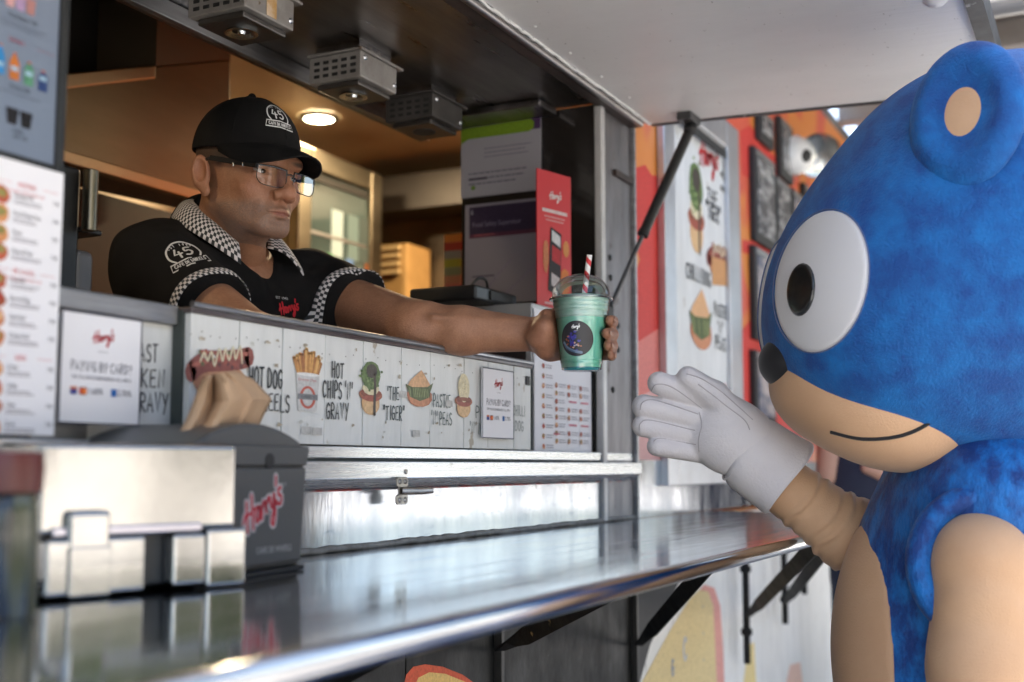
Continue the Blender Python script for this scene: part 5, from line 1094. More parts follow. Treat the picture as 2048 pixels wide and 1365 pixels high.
hd_f = add(hd_f, .006, s_cap((-.022, -.0945, -.0775), (-.006, -.1035, -.0722), .0034, .005), s_cap((.022, -.0945, -.0775), (.006, -.1035, -.0722), .0034, .005), s_cap((-.006, -.1035, -.0722), (.006, -.1035, -.0722), .005),
            s_cap((-.018, -.0945, -.0815), (0, -.1015, -.0845), .004, .0056), s_cap((.018, -.0945, -.0815), (0, -.1015, -.0845), .004, .0056))
hd_f = sub(hd_f, .003, s_cap((-.026, -.0960, -.0790), (0, -.1085, -.0778), .0015), s_cap((.026, -.0960, -.0790), (0, -.1085, -.0778), .0015))
hd_f = sub(hd_f, .010, *sym(lambda s: s_cap((s * .022, -.1015, -.047), (s * .035, -.0935, -.080), .0034)), s_cap((-.015, -.105, -.0935), (.015, -.105, -.0935), .003))
hd_f = add(hd_f, .004, *sym(lambda s: s_cap((s * .019, -.0875, .0030), (s * .047, -.0815, .0020), .0052)), *sym(lambda s: s_cap((s * .020, -.0855, -.0125), (s * .045, -.0800, -.0115), .0042)))
ear = lambda s: sub(U(.006, s_ell((s * .084, .016, -.013), (.0090, .0175, .032), rotm(-s * 24, -12, 0)), s_ell((s * .079, .004, -.044), (.0065, .010, .011))), .003, s_ell((s * .0925, .0115, -.009), (.0115, .0118, .0220), rotm(-s * 24, -12, 0)), s_ell((s * .090, .0, -.024), (.006, .006, .009)))
hd_f = add(hd_f, .006, ear(-1), ear(1))
NB = toH(np.array([[1.70, .395, 1.60]], np.float32))[0]
neck = U(.03, s_cap((0, .030, -.050), NB, .056, .062), s_cap((0, -.02, -.10), NB + np.array([0, -.055, 0]), .030, .045))
headf = add(hd_f, .022, neck)
def toF(P):
    p = toH(P); p[:, 2] = np.where(p[:, 2] < -.045, -.045 + (p[:, 2] + .045) * 1.16, p[:, 2]); return p
HF = lambda P: headf(toF(P)) * HS * .93
corpus = U(.05, s_ell((1.70, .375, 1.53), (.095, .10, .13)), s_ell((1.71, .44, 1.33), (.175, .10, .33)), s_cap(SHR, SHL, .055), s_cap((1.70, .43, 1.62), (1.70, .395, 1.66), .055))
armR = U(.02, s_cap(SHR, ELR, .054, .044), s_cap(ELR, HAR, .046, .032), s_ell(HAR + V3(.05, -.0, -.005), (.05, .03, .02)))
# left arm, wrist and the hand round the cup
CA = np.array([CUP[0], CUP[1]]); Q3 = lambda a, rad, z: np.array([CA[0] + rad * (math.cos(a) * rv[0] + math.sin(a) * fv[0]), CA[1] + rad * (math.cos(a) * rv[1] + math.sin(a) * fv[1]), CUP[2] + z])
rv, fv = R_[:2] / np.linalg.norm(R_[:2]), Fh[:2] / np.linalg.norm(Fh[:2])       # a = 0 right side of the cup, 90 deg behind it, 180 left
D_ = math.radians
pal = U(.018, s_cap(Q3(D_(164), .063, .058), Q3(D_(158), .063, .076), .0140), s_cap(Q3(D_(164), .063, .058), Q3(D_(160), .063, .036), .0150), s_cap(Q3(D_(140), .068, .088), Q3(D_(140), .066, .034), .014), s_cap(Q3(D_(118), .064, .090), Q3(D_(118), .061, .036), .0125))
thumb = U(.010, s_cap(Q3(D_(176), .070, .056), Q3(D_(186), .0640, .074), .0160, .0140), s_cap(Q3(D_(186), .0640, .074), Q3(D_(166), .060, .094), .0135, .011), s_cap(Q3(D_(166), .060, .094), Q3(D_(128), .0585, .104), .0110, .0095))
def finger(z0, z1, end, rad, l=1.):
    A = [118, 84, 48, 12, end]; pts = [Q3(D_(a), cr(.06) + rad + .0026 + (.004 if i == 2 else .0015 if i in (1, 3) else 0), z0 + (z1 - z0) * i / 4) for i, a in enumerate(A)]
    rs = [rad * 1.12, rad * 1.06, rad * 1.1, rad * 1.02, rad * .88]; return U(.004, *[s_cap(pts[i], pts[i + 1], rs[i], rs[i + 1]) for i in range(4)]), pts
fg = [finger(.090, .083, -26, .0102), finger(.071, .060, -40, .0104), finger(.053, .040, -34, .0098), finger(.037, .024, -18, .0086)]
hand_f = add(pal, .006, thumb, *[f for f, _ in fg])
fore = U(.012, s_cap(ELL + V3(.0, -.03, .034), WRL + V3(.0, .03, .022), .005), s_cap(ELL + V3(-.030, -.05, .012), WRL + V3(-.018, .02, .016), .005), U(.02, s_cap(ELL, ELL + (WRL - ELL) * .35, .0405, .0400), s_cap(ELL + (WRL - ELL) * .35, WRL, .0400, .0270), s_ell(WRL + V3(.004, -.004, .020), (.012, .016, .010)), s_ell(ELL + V3(-.01, .01, -.022), (.028, .03, .026)), s_cap(WRL, Q3(D_(168), .070, .060), .0285, .022)))
armL = U(.025, s_cap(SHL, ELL, .060, .046), fore)
# flatten the wrist a little by blending into the palm
armL = add(armL, .022, hand_f)
SKIN = np.array((.365, .185, .108))
def skin_col(V):
    c = np.tile(SKIN, (len(V), 1)); p = toF(V.astype(np.float32)); g = lambda c0, r: np.exp(-(((p - np.array(c0)) / np.array(r)) ** 2).sum(1))
    red = g((0, -.115, -.04), (.018, .02, .018)) * .6 + g((-.045, -.08, -.03), (.03, .03, .02)) * .35 + g((.045, -.08, -.03), (.03, .03, .02)) * .35 + g((-.085, .01, -.01), (.012, .025, .04)) * .4
    c *= 1 + red[:, None] * np.array((.12, -.16, -.18))
    st = np.clip((-.052 - p[:, 2]) / .016, 0, 1) * np.clip((.0 - p[:, 1]) / .03 + .5, 0, 1) * (p[:, 2] > -.135) * np.clip(1.6 - g((0, -.105, -.078), (.026, .02, .010)) * 2, 0, 1)
    st = np.clip(st, 0, 1) * (.40 + .35 * RNG.random(len(V))); c = c * (1 - st[:, None]) + st[:, None] * np.array((.15, .115, .10))
    lip = np.clip(g((0, -.102, -.078), (.021, .016, .0085)) * 1.7 - .5, 0, 1); c = c * (1 - lip[:, None]) + lip[:, None] * np.array((.27, .11, .085))
    for s in (-1, 1):
        br = np.clip((g((s * .035, -.09, .0185), (.024, .03, .0055))) * 2 - .7, 0, 1) * (p[:, 1] < -.05); c = c * (1 - .85 * br[:, None]) + .85 * br[:, None] * np.array((.03, .022, .018))
        hb = np.clip((p[:, 2] - .002) / .012, 0, 1) * np.clip((np.abs(p[:, 0]) - .055) / .008, 0, 1) * np.clip((p[:, 1] + .034) / .012, 0, 1) * (np.abs(p[:, 0]) < .079); c = c * (1 - .62 * hb[:, None]) + .62 * hb[:, None] * np.array((.045, .036, .032))
        sb_ = np.clip(g((s * .074, -.012, .014), (.02, .016, .026)) * 1.6 - .6, 0, 1); c = c * (1 - .7 * sb_[:, None]) + .7 * sb_[:, None] * np.array((.05, .04, .035))
    c *= (1 + .05 * RNG.standard_normal(len(V)))[:, None] * np.array((1, .97, .96)); blot = np.sin(V[:, 0] * 61 + 3 * np.sin(V[:, 1] * 47)) * np.sin(V[:, 2] * 73 + 2 * np.sin(V[:, 0] * 51)); c *= (1 + .055 * blot)[:, None] * np.array((1, 1, 1))
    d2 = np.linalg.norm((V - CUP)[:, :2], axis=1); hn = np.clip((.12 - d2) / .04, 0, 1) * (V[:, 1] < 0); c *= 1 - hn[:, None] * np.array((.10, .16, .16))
    return c
M['skin'] = pm('tan_skin', rough=.52, attr=True, col2=(.80, .76, .74), nscale=34, contrast=(.35, .7), bump=.30, bscale=330, sss=.10, spec=.45, rvar=.05)
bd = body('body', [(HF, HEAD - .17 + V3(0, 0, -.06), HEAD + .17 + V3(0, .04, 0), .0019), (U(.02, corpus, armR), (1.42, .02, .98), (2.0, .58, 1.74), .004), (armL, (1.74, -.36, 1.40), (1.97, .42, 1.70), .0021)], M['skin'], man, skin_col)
# nails, seen on the fingertips
for i, (_, pts) in enumerate(fg):
    e, p0 = pts[-1], pts[-2]; dn = nrm(e - p0); out = nrm(np.array([*(e[:2] - CA), 0])); c = e + dn * .001 + out * (.0086 if i < 3 else .0072); r3 = np.stack([dn, np.cross(out, dn), out], 1)
    MB().ell(c, (.0062, .0052, .0016), 14, 8, r3).build('fingernail', pm('fingernail', (.46, .26, .19), .25), bd, smooth=80)
# eyes behind the glasses
for s in (-1, 1):
    e = MB().ell(toW((s * .033, -.0745, -.0045)), .0122 * HS).build('eye', pm('eye_white', (.42, .38, .35), .2, coat=.6), man, smooth=80)
    gz = nrm(HR @ V3(.16, -1, -.10)); MB().lathe([(0, .0128), (.0026, .0126), (.0056, .0112), (.0058, .0106)], toW((s * .033, -.0745, -.0045)), 20, gz).build('iris', pm('dark_iris', (.03, .016, .01), .1, coat=1), e, smooth=60)
# polo shirt
shirt_in = U(.045, s_ell((1.71, .445, 1.30), (.205, .135, .36)), s_cap(SHR + V3(.02, 0, -.01), SHL + V3(-.02, 0, -.01), .078), s_cap((1.70, .43, 1.615), (1.695, .415, 1.665), .082), s_ell((1.66, .34, 1.50), (.10, .085, .12)), s_ell((1.79, .33, 1.50), (.10, .08, .12)))
aR = ELR - SHR; aL = ELL - SHL; cR, cL = SHR + aR * .60, SHL + aL * .47
sleeveR = inter(s_cap(SHR, SHR + aR * .75, .074, .064), .006, half(cR, aR)); sleeveL = inter(s_cap(SHL, SHL + aL * .75, .078, .073), .006, half(cL, aL))
sh_f = add(shirt_in, .05, sleeveR, sleeveL)
VN = [V3(1.690, .30, 1.665), V3(1.735, .235, 1.50)]
sh_f = sub(sh_f, .008, s_cap((1.685, .36, 1.70), (1.68, .27, 1.63), .066, .052), s_cap((1.675, .25, 1.63), (1.735, .215, 1.44), .046, .020))
def wr(P):
    q = P; return .0032 * np.sin(42 * (q[:, 2] * 1.2 + q[:, 0] * .7 + .05 * np.sin(20 * q[:, 1]))) * np.sin(17 * q[:, 0] + 9 * q[:, 1]) + .0018 * np.sin(70 * q[:, 1] + 35 * q[:, 2] - 30 * q[:, 0]) * np.sin(23 * q[:, 2] + 2)
SHF = lambda P: sh_f(P) + wr(P)
M['shirt'] = pm('black_polo_cloth', (.010, .0092, .0095), .9, col2=(.007, .0065, .007), nscale=9, bump=.25, bscale=350, spec=.2)
body('shirt', [(SHF, (1.40, .10, 1.0), (2.02, .64, 1.78), .0032)], M['shirt'], man)
MB().lathe([(.0, -.3), (.19, -.3), (.20, 0), (.16, .12), (0, .14)], (1.71, .47, 1.02), 30).build('trousers', pm('dark_trousers', (.015, .015, .018), .8), man, smooth=60)
for s in (-.09, .09): MB().tube([(1.71 + s, .47, .8), (1.71 + s, .48, .52), (1.71 + s, .49, .245)], [.085, .065, .055], 18).build('trouser_leg', M['shirt'], man, smooth=60)
CHK = pm('chequer_cloth', rough=.8, attr=True, sheen=.2); BW = [(.016, .02, .024), (.66, .63, .64)]
def cuff(S, ax, c, r, L=.020, name='sleeve_band'):
    d = nrm(ax); a = nrm(np.cross(d, (0, 0, 1))); b = np.cross(d, a); n, rows = 88, 3; Pg = []
    for i in range(rows + 1):
        row = []
        for k in range(n):
            t = 2 * math.pi * k / n; o = a * math.cos(t) + b * math.sin(t); row.append((c - d * (L * 1.0 - L * i / rows + .004), o))
        Pg.append(row)
    # project onto the sleeve surface
    A = np.array([q[0] for r_ in Pg for q in r_]); O = np.array([q[1] for r_ in Pg for q in r_]); rad = np.full(len(A), r + .02)
    for _ in range(14): rad -= SHF((A + O * rad[:, None]).astype(np.float32)) * .8
    Pt = (A + O * (rad + .0016)[:, None]).reshape(rows + 1, n, 3)
    MB().grid(Pt, col=lambda i, j: BW[(i + j) % 2], cyc=True).build(name, CHK, man, smooth=60, solid=.001)
cuff(SHR, aR, cR, .075); cuff(SHL, aL, cL, .078)
# collar: two chequered wings folded over the neckline
def collar():
    n, rows = 112, 9; A0, A1 = D_(42), D_(333); Pg = []
    for j in range(n + 1):
        f = j / n; ph = A0 + (A1 - A0) * f; fr = abs(f - .5) * 2; row = []
        ci = V3(1.672, .350, 0); u = V3(math.sin(-ph), -math.cos(ph), 0)
        zi = 1.722 - .085 * fr ** 2.0 + .010 * (1 - fr); zo = zi - .030 - .020 * fr ** 3
        ri, ro = .066 + .0 * fr, .106 + .026 * fr ** 3 - .008 * (1 - fr)
        for i in range(rows + 1):
            g = i / rows; row.append(ci + u * (ri + (ro - ri) * g ** .8) + V3(0, 0, zi + (zo - zi) * g + .010 * math.sin(math.pi * g)))
        Pg.append(row)
    MB().grid(np.array(Pg), col=lambda i, j: BW[(i + j) % 2]).build('collar', CHK, man, smooth=70, solid=.0022)
collar()
# emblems sewn on the shirt, traced onto the cloth
def sewn(o, n, upv, fn, name, par, F, k=0.):
    n = nrm(n); ex = nrm(np.cross(upv, n)); ey = np.cross(n, ex); P = Print(); fn(P)
    def mp(A, h):
        q = o + A[:, :1] * ex + A[:, 1:2] * ey; dist = np.full(len(q), .03)
        for _ in range(14): dist -= F((q + n * dist[:, None]).astype(np.float32)) * .85
        return q + n * (dist + .0012 + h)[:, None]
    P.build(name, mp, par)
tow = lambda p: nrm(CAM - p)
eR = SHR + aR * .13 + V3(.028, 0, 0) + V3(-.0, -.0, 0); sewn(eR, nrm(V3(-.72, -.66, .25)), nrm(-aR + V3(.02, .0, .10)), lambda P: art_emblem(P, .002, -.022, .058), 'shirt_emblem', man, SHF)
cq_ = onY(576, 622, .26)
sewn(cq_, V3(-.25, -1, .15), (0, 0, 1), lambda P: (P.script(-.022, -.010, .050, srgb(200, 40, 50), rot=.3, th=.28), P.text('EST 1945', -.012, .020, .005, (.6, .6, .6), al='c')), 'chest_logo', man, SHF)
# cap
capc = (0, .010, .042); capr = (.0835, .1085, .0965)
tilt = half((0, 0, .030), V3(0, .06, -1)); dome = sub(inter(s_ell(capc, capr), .006, tilt), .004, s_ell(capc, (.0795, .1045, .0925)))
seams = [s_cap((0, .01, .1385), (0, .01, .1405), .0075)]
CF = lambda P: (add(dome, .003, *seams)(toH(P)) * HS + .0007 * np.cos(toH(P)[:, 0] * 60) * 0)
M['cap'] = pm('black_cap_cotton', (.008, .0075, .0075), .9, col2=(.006, .0055, .0055), nscale=20, bump=.25, bscale=500, spec=.2)
cp_ = body('cap', [(CF, HEAD - .13, HEAD + .18, .0022)], M['cap'], man)
rows, n = 12, 36; Pg = []
for i in range(rows + 1):
    g = i / rows; row = []
    for k in range(n + 1):
        t = (k / n - .5) * 2; ph = t * D_(76); ox, oy = .0830 * math.sin(ph), .010 - .108 * math.cos(ph)
        ext = .070 * (max(0, 1 - abs(t) ** 2.6)) ** .6; sx = ox * (1 - .06 * g); yy = oy - ext * g
        z = .041 - .010 * (abs(ox) / .083) ** 2 - g * (.014 + .034 * (ox / .083) ** 2) * ext / .07 - .008 * g * g
        row.append(toW((sx, yy, z)))
    Pg.append(row)
MB().grid(np.array(Pg)).build('brim', M['cap'], cp_, smooth=80, solid=.0032, bevel=.001)
for k in range(6):
    a = k * math.pi / 3 + math.pi / 2 + .0; pts = []
    for i in range(14):
        e = D_(88 - i * 6.2); pts.append(toW((capc[0] + (capr[0] + .0003) * math.cos(e) * math.cos(a), capc[1] + (capr[1] + .0003) * math.cos(e) * math.sin(a), capc[2] + (capr[2] + .0003) * math.sin(e))))
    MB().tube(pts, .0011, 6).build('cap_seam', M['cap'], cp_, smooth=60)
def capmap(A, h):
    yaw0, el0 = D_(-98), D_(33); a = yaw0 + A[:, 0] / .088; e = el0 + A[:, 1] / .1
    q = np.stack([capc[0] + (capr[0] + .0016 + h) * np.cos(e) * np.cos(a), capc[1] + (capr[1] + .0016 + h) * np.cos(e) * np.sin(a), capc[2] + (capr[2] + .0016 + h) * np.sin(e)], 1)
    return HEAD + HS * (q @ HR.T)
P = Print(); art_emblem(P, 0, -.012, .050); P.build('cap_emblem', capmap, cp_)
# glasses
gl = thing('glasses', 'black framed rectangular glasses worn under the black cap', 'glasses', tuple(toW((0, -.11, 0)))); gl.name = 'glasses'
M['gl_frame'] = pm('black_glasses_frame', (.012, .012, .014), .25, coat=.5); GY, GZ = -.118, -.016
gl.parent = None
def tw(*p): return toW(p)
for s in (-1, 1):
    c0 = s * .0345; sh_ = lambda x: GY + .010 * (abs(x) / .06) ** 2
    top_ = [tw(c0 + dx, sh_(c0 + dx), GZ + dz) for dx, dz in [(-.027, .006), (-.026, .014), (0, .0155), (.026, .014), (.027, .006)]]
    MB().tube(top_, .0018, 8).build('rim', M['gl_frame'], gl, smooth=60)
    low = catmull([tw(c0 + dx, sh_(c0 + dx), GZ + dz) for dx, dz in [(-.027, .006), (-.0265, -.008), (-.018, -.0165), (0, -.018), (.018, -.0165), (.0265, -.008), (.027, .006)]], 4)
    MB().tube(low, .0008, 6).build('lower_rim', M['gl_frame'], gl, smooth=60)
    Pg = []
    for i in range(9):
        zz = .015 - .0325 * i / 8; hw = .0265 * (1 - .28 * max(0, (i - 5) / 3) ** 2); Pg.append([tw(c0 + hw * (k / 4 - 1), sh_(c0 + hw * (k / 4 - 1)) - .0012 * (1 - (k / 4 - 1) ** 2), GZ + zz) for k in range(9)])
    MB().grid(np.array(Pg)).build('lens', clear('spectacle_lens', refl=.32, rough=.02, op=.03), gl, smooth=80)
    MB().bar(tw(s * .062, GY + .012, GZ + .012), tw(s * .0815, -.002, .012),   .0092, .0032, side=HR @ V3(0, 0, 1)).build('temple', M['gl_frame'], gl, bevel=.0008)
    MB().bar(tw(s * .0815, -.002, .012), tw(s * .083, .022, .006), .005, .0025, side=HR @ V3(0, 0, 1)).build('temple_tip', M['gl_frame'], gl, bevel=.0008)
    for f in (.28, .48):
        q = tw(s * (.062 + .0195 * f), GY + .012 + (-.002 - GY - .012) * f, GZ + .012 + (.006) * f); MB().ell(q + HR @ V3(s * .0012, 0, 0), (.0008, .0012, .0034)).build('hinge_bead', M['alu'], gl)
    MB().bar(tw(s * .0600, GY + .0095, GZ + .012), tw(s * .0635, GY + .014, GZ + .012), .008, .003, side=HR @ V3(0, 0, 1)).build('end_piece', M['gl_frame'], gl, bevel=.0008)
MB().tube(catmull([tw(-.0085, GY + .001, GZ + .006), tw(0, GY - .002, GZ + .0085), tw(.0085, GY + .001, GZ + .006)], 5), .0013, 8).build('bridge', M['gl_frame'], gl, smooth=60)
# ================================================================== the costumed person: a plain blue plush animal suit
MO = atD(1900, 900, 1.98); MO[2] = 0.
mas = thing('person', 'person in plush blue animal costume with pale muzzle, one white gloved hand raised', 'person', MO)
def mp_(u, v, d): return atD(u, v, d)
e1, e3 = R_.astype(float), -Fh; ez = V3(0, 0, 1)
MR = np.stack([e1, ez, e3], 1)                     # columns: back, up, towards the street side
def mrot(deg, axis='c'):                           # rotate about the sideways axis
    c, s = math.cos(D_(deg)), math.sin(D_(deg)); return MR @ np.array([[c, -s, 0], [s, c, 0], [0, 0, 1.]])
HC_ = mp_(2030, 520, 1.98); hr = (.335, .342, .32)
headM = U(.16, s_ell(HC_, hr, MR), s_ell(mp_(1745, 655, 1.98), (.168, .19, .21), MR))
M['plush'] = pm('blue_crushed_velvet', (.0022, .042, .21), .6, col2=(.004, .165, .52), nscale=24, stretch=(1.3, 1.3, .8), contrast=(.40, .62), bump=.8, bscale=150, sheen=.10, rvar=.12, spots=(34, .60, .70, (.002, .03, .17), (1.5, 1, .7)))
M['plush2'] = pm('blue_plush', (.0006, .062, .27), .7, col2=(.0015, .15, .47), nscale=17, contrast=(.36, .66), bump=.8, bscale=240, sheen=.10, spots=(24, .64, .72, (.002, .045, .24), (1, 1, 1)))
M['tan'] = pm('beige_stretch_cloth', srgb(214, 172, 134), .75, col2=srgb(206, 162, 124), nscale=5, bump=.35, bscale=300, sheen=.15)
M['glove'] = pm('white_glove_cloth', (.66, .63, .64), .7, col2=(.61, .58, .60), nscale=8, bump=.40, bscale=220, sheen=.15)
M['eyew'] = pm('white_eye_cloth', (.70, .68, .68), .6, bump=.06, bscale=60, sheen=.2)
M['noseb'] = pm('black_nose_cloth', (.010, .009, .010), .75, sheen=.2)
TC = mp_(1972, 1310, 1.98)
tors = U(.12, s_ell(TC, (.245, .34, .205), MR), s_cap(mp_(1990, 1010, 1.86), mp_(1985, 1010, 2.08), .115), s_cap(mp_(2005, 900, 1.98), mp_(1995, 1050, 1.98), .13))
noise_w = lambda P: .0007 * np.sin(38 * P[:, 0] + 9 * np.sin(21 * P[:, 2])) * np.sin(44 * P[:, 2] + 7 * np.sin(19 * P[:, 1]))
lo_, hi_ = HC_ - .46, HC_ + .46
hips = mp_(1985, 1600, 1.98); legs = U(.05, s_ell(hips, (.20, .20, .18), MR), *[s_cap(hips + e3 * s * .11 + V3(0, 0, -.05), np.array([hips[0], hips[1], .08]) + e3 * s * .13, .10, .075) for s in (-1, 1)], *[s_ell(np.array([hips[0], hips[1], .06]) + e3 * s * .13 - e1 * .06, (.15, .06, .075), MR) for s in (-1, 1)])
suit = U(.08, tors, legs)
bm2 = body('costume_body', [(lambda P: suit(P) + noise_w(P), (TC[0] - .5, TC[1] - .5, -.0), (TC[0] + .5, TC[1] + .5, 1.30), .008)], M['plush'], mas)
body('costume_head', [(headM, lo_, hi_, .0065)], M['plush2'], mas)
bell = inter(s_ell(TC, (.2505, .345, .2105), MR), .012, half(mp_(1788, 1200, 1.86), e1)); body('belly_patch', [(bell, TC - .4, TC + .4, .005)], M['tan'], mas)
# muzzle, nose, mouth
muz = U(.06, s_ell(mp_(1752, 808, 1.97), (.155, .098, .16), mrot(-18)), s_ell(mp_(1655, 772, 1.97), (.085, .070, .10), mrot(-10)), s_ell(mp_(1800, 830, 1.90), (.115, .075, .09), mrot(-8)))
body('muzzle', [(muz, HC_ + V3(-.40, -.40, -.47), HC_ + V3(.30, .45, .1), .005)], M['tan'], mas)
nosef = U(.03, s_ell(mp_(1572, 722, 1.97), (.040, .040, .060), mrot(-20)), s_ell(mp_(1580, 735, 1.97), (.040, .030, .045), mrot(-20)))
body('nose', [(nosef, mp_(1572, 722, 1.97) - .10, mp_(1572, 722, 1.97) + .10, .0035)], M['noseb'], mas)
def onto(F, o, n, off=.0, k=.85):
    o = np.asarray(o, float); dist = np.full(len(o), .25)
    for _ in range(40): dist -= F((o + n * dist[:, None]).astype(np.float32)) * k
    return o + n * (dist + off)[:, None]
n_m = nrm(e3 - .25 * e1)
mpts = onto(muz, np.array([mp_(u, v, 1.97) for u, v in catmull([(1660, 868), (1720, 882), (1790, 876), (1846, 848), (1872, 812)], 6)]), n_m, .0)
MB().tube([p for p in mpts], .0032, 8).build('mouth_seam', M['noseb'], mas, smooth=60)
ESEAM = pm('eye_stitching', (.10, .13, .24), .8); PUP = pm('dark_pupil', (.012, .012, .012), .25, coat=.5)
# one round eye on each cheek, on the head's own surface
for s in (1, -1):
    n_e = nrm(e3 * s * .90 - e1 * .40 + V3(0, 0, .14)); base = HC_ + (-e1) * .30 + ez * (-.075)
    ce = onto(headM, base[None], n_e)[0]; g1 = nrm(np.cross(ez, n_e)); g2 = np.cross(n_e, g1); Re = np.stack([g1, g2, n_e], 1)
    ew = body('eye', [(inter(lambda P: headM(P) - .006, .006, s_ell(ce, (.082, .112, .30), Re)), ce - .2, ce + .2, .0035)], M['eyew'], mas)
    rg = onto(lambda P: headM(P) - .006, np.array([ce + n_e * .0 + g1 * .0825 * math.cos(t) + g2 * .1125 * math.sin(t) for t in np.linspace(0, 2 * math.pi, 73)]), n_e, -.0012); MB().tube(list(rg), .0011, 6).build('eye_seam', ESEAM, ew, smooth=60)
    pc2 = ce - e1 * .030 - ez * .012; pu = inter(lambda P: headM(P) - .011, .005, s_ell(pc2, (.026, .042, .20), Re)); body('pupil', [(pu, pc2 - .14, pc2 + .14, .003)], PUP, ew)
# rounded ears
for s in (1, -1):
    ec = HC_ + e1 * (-.165) + ez * .172 + e3 * s * .245; ne = nrm(-e1 * .55 + e3 * s * .55 + ez * .12); g1 = nrm(np.cross(ez, ne)); g2 = np.cross(ne, g1); Re = np.stack([g1, g2, ne], 1)
    ef = sub(s_ell(ec, (.088, .115, .036), Re), .012, s_ell(ec + ne * .036, (.062, .086, .024), Re))
    eo = body('ear', [(ef, ec - .15, ec + .15, .0045)], M['plush2'], mas)
    MB().ell(ec + ne * .004, (.058, .080, .012), 28, 14, Re).build('ear_lining', M['tan'], eo, smooth=80)
# near arm hanging, with a rolled armhole; far arm reaching
S1, E1, W1_ = mp_(1962, 1120, 1.775), mp_(1955, 1330, 1.765), mp_(1945, 1560, 1.75)
def foldy(f, a, b, amp, freq, lo=0., hi=1.):
    a, b = np.asarray(a), np.asarray(b); d = (b - a) / ((b - a) @ (b - a)); dn = nrm(b - a)
    sd = nrm(np.cross(dn, ez))
    def g(P):
        t = (P - a) @ d; w = np.clip((t - lo) / .15, 0, 1) * np.clip((hi - t) / .15, 0, 1); q = (P - a) @ sd
        return f(P) + amp * w * np.sin(freq * t + 26 * q + 2.2 * np.sin(60 * q)) * (.55 + .45 * np.sin(freq * .37 * t + 19 * q + 1.))
    return g
near = U(.03, s_cap(S1, E1, .072, .066), s_cap(E1, W1_, .066, .055))
body('sleeve', [(foldy(near, S1, W1_, .0016, 30, -.1, 1.0), mp_(1955, 1330, 1.765) - V3(.2, .2, .35), mp_(1955, 1330, 1.765) + V3(.2, .2, .30), .005)], M['tan'], mas)
gl2 = U(.02, s_ell(mp_(1940, 1640, 1.75), (.05, .075, .04), MR), *[s_cap(mp_(1900 + i * 24, 1690, 1.75), mp_(1895 + i * 24, 1770, 1.75), .022, .020) for i in range(4)], s_cap(mp_(1895, 1620, 1.74), mp_(1860, 1680, 1.72), .022, .019), s_cap(mp_(1943, 1560, 1.75), mp_(1942, 1590, 1.75), .075))
body('glove', [(gl2, mp_(1940, 1640, 1.75) - .22, mp_(1940, 1640, 1.75) + .22, .005)], M['glove'], mas)
ah = []
for k in range(37):
    t = 2 * math.pi * k / 36; ah.append(mp_(1964, 1130, 1.775) + (e1 * math.cos(t) * .086 + ez * math.sin(t) * .098) - e3 * (.020 * abs(math.cos(t))))
ahf = None
MB().tube(ah, .021, 12).build('armhole_roll', M['plush'], mas, smooth=80)
DF = 2.13
S2, E2, W2_ = mp_(1790, 1085, DF), mp_(1700, 1070, DF), mp_(1545, 955, DF)
far = U(.03, s_cap(S2 + e1 * .1, E2, .064, .060), s_cap(E2, W2_, .060, .050))
body('sleeve', [(foldy(far, W2_, E2, .0036, 46, .2, 1.3), mp_(1680, 1050, DF) - .24, mp_(1680, 1050, DF) + .26, .0036)], M['tan'], mas)
# raised glove: palm to the street, four fingers and a thumb
DG = 2.10; g = lambda u, v, c=0.: mp_(u, v, DG) + e3 * c
def fing(a, b, r0, r1, c0=0., c1=.0): return s_cap(g(*a, c0), g(*b, c1), r0, r1)
fingers = [fing((1425, 806), (1316, 768), .0215, .0205, .0, .016), fing((1400, 836), (1287, 814), .0215, .0215, .004, .008), fing((1396, 870), (1284, 853), .0195, .0190, 0, .010), fing((1402, 905), (1312, 893), .0190, .0175, -.004, .012)]
thumb2 = U(.008, fing((1478, 842), (1425, 792), .026, .024, .012, .022), fing((1425, 792), (1372, 757), .024, .0195, .022, .026))
palm2 = U(.03, s_ell(g(1432, 862), (.056, .058, .034), MR), s_ell(g(1470, 880), (.05, .062, .036), mrot(-30)), s_cap(g(1462, 866), g(1500, 890), .052))
gv = palm2
for f in fingers: gv = add(gv, .0035, f)
gv = add(gv, .012, thumb2)
axc = nrm(g(1560, 945) - g(1455, 875)); gb = g(1498, 904)
gvo = body('glove', [(gv, g(1390, 850) - V3(.2, .2, .16), g(1390, 850) + V3(.2, .2, .16), .0028)], M['glove'], mas)
pf = [(.050, -.020), (.058, -.018), (.066, -.010), (.070, .0), (.071, .018), (.072, .042), (.073, .062), (.0755, .076), (.073, .081), (.066, .079), (.060, .070), (.057, .045), (.054, .02)]
Pg = []
ga = nrm(np.cross(axc, e3)); gbv = np.cross(axc, ga)
for r, z in pf:
    Pg.append([gb + axc * (z + .006 * math.sin(2 * t + .6)) + r * (ga * math.cos(t) * 1.0 + gbv * math.sin(t) * .82) * (1 + .012 * math.sin(3 * t + z * 30)) for t in np.linspace(0, 2 * math.pi, 49)[:-1]])
MB().grid(np.array(Pg), cyc=True).build('glove_cuff', M['glove'], gvo, smooth=80, sub=1)
ring = [gb + axc * -.010 + .0640 * (ga * math.cos(t) + gbv * math.sin(t) * .82) for t in np.linspace(0, 2 * math.pi, 49)]
MB().tube(ring, .0026, 8).build('cuff_piping', M['glove'], gvo, smooth=80)
SEAM = pm('glove_stitching', (.40, .37, .38), .8)
def seam(pts, F=gv, off=-.0002):
    A = onto(F, np.array([g(u, v, -.0) for u, v in catmull(pts, 6)]), e3, off); MB().tube(list(A), .0011, 6).build('seam', SEAM, gvo, smooth=60)
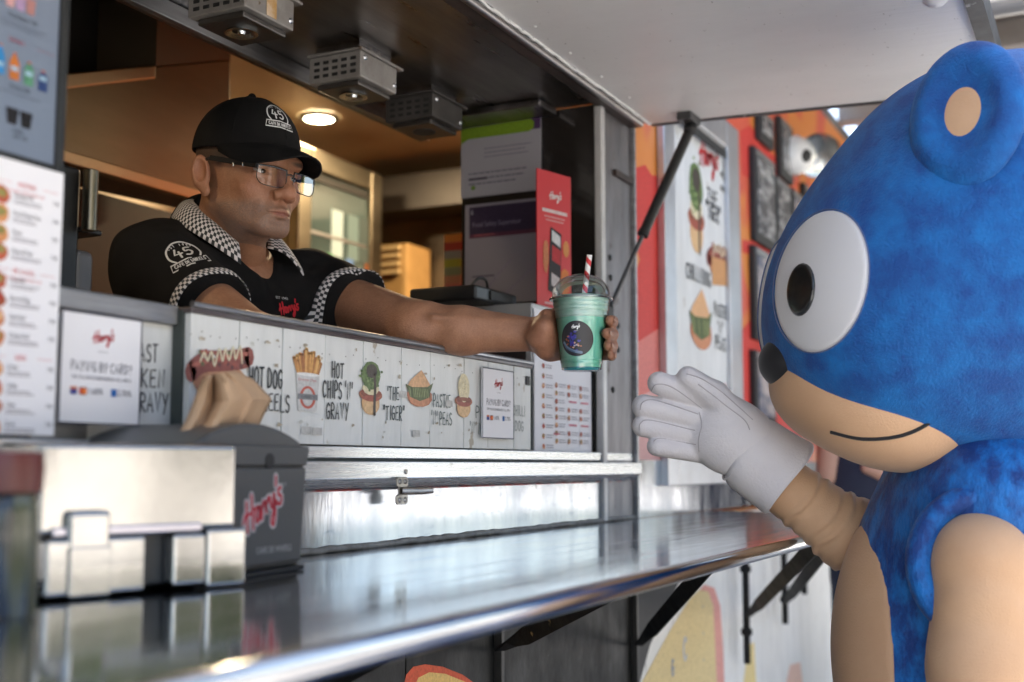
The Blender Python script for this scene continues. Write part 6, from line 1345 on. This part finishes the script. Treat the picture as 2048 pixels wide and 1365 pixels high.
seam([(1400, 818), (1340, 778), (1308, 772), (1300, 784)]); seam([(1392, 830), (1310, 803), (1283, 806), (1277, 822)]); seam([(1386, 862), (1300, 842), (1278, 848), (1276, 862)]); seam([(1388, 890), (1320, 878), (1304, 884)])
seam([(1388, 772), (1440, 812), (1478, 842), (1488, 862)]); seam([(1366, 752), (1400, 764), (1450, 800), (1496, 842)])
seam([(1394, 826), (1398, 850), (1392, 880), (1394, 905)])
# ================================================================== bystander in dark clothes beyond the costume
by = thing('person', 'bystander in navy top with a bare forearm, standing beyond the raised sleeve', 'person', onZ(1755, 1460, 0))
BD = 4.3; bq_ = atD(1752, 930, BD); bz = lambda du, v, c=0.: atD(1752 + du, v, BD) + e3 * c
tors_b = U(.06, s_ell(bz(0, 960), (.17, .32, .11), MR), s_cap(bz(-70, 830), bz(75, 830), .07), s_ell(bz(0, 1150), (.165, .2, .12), MR))
BN = pm('navy_cloth', (.012, .015, .035), .8, col2=(.018, .022, .045), nscale=9, bump=.2)
body('top', [(tors_b, bq_ - V3(.4, .4, .6), bq_ + V3(.4, .4, .35), .012)], BN, by)
lb = U(.04, *[s_cap(bz(s * 42, 1170), np.array([*bz(s * 48, 1170)[:2], .08]), .085, .06) for s in (-1, 1)])
body('trousers', [(lb, np.array([bq_[0] - .3, bq_[1] - .3, .02]), np.array([bq_[0] + .3, bq_[1] + .3, .95]), .012)], BN, by)
bod = U(.03, s_ell(bz(0, 690), (.10, .125, .085), MR), s_cap(bz(0, 760), bz(0, 830), .055), s_cap(bz(-90, 850), bz(-95, 950), .05, .045), s_cap(bz(90, 850), bz(70, 985), .05, .043), s_cap(bz(70, 985), bz(-5, 945, .1), .043, .030), s_ell(bz(-25, 935, .1), (.04, .028, .025), MR), s_ell(bz(-14, 706), (.03, .02, .02), MR))
body('body', [(bod, bq_ - V3(.35, .35, .3), bq_ + V3(.35, .35, .6), .008)], pm('pale_skin', (.50, .28, .20), .5), by)
body('hair', [(inter(s_ell(bz(4, 672), (.108, .112, .095), MR), .02, half(bz(0, 690), V3(0, 0, -1))), bz(0, 690) - .2, bz(0, 690) + .2, .01)], pm('dark_hair', (.02, .014, .01), .6), by)
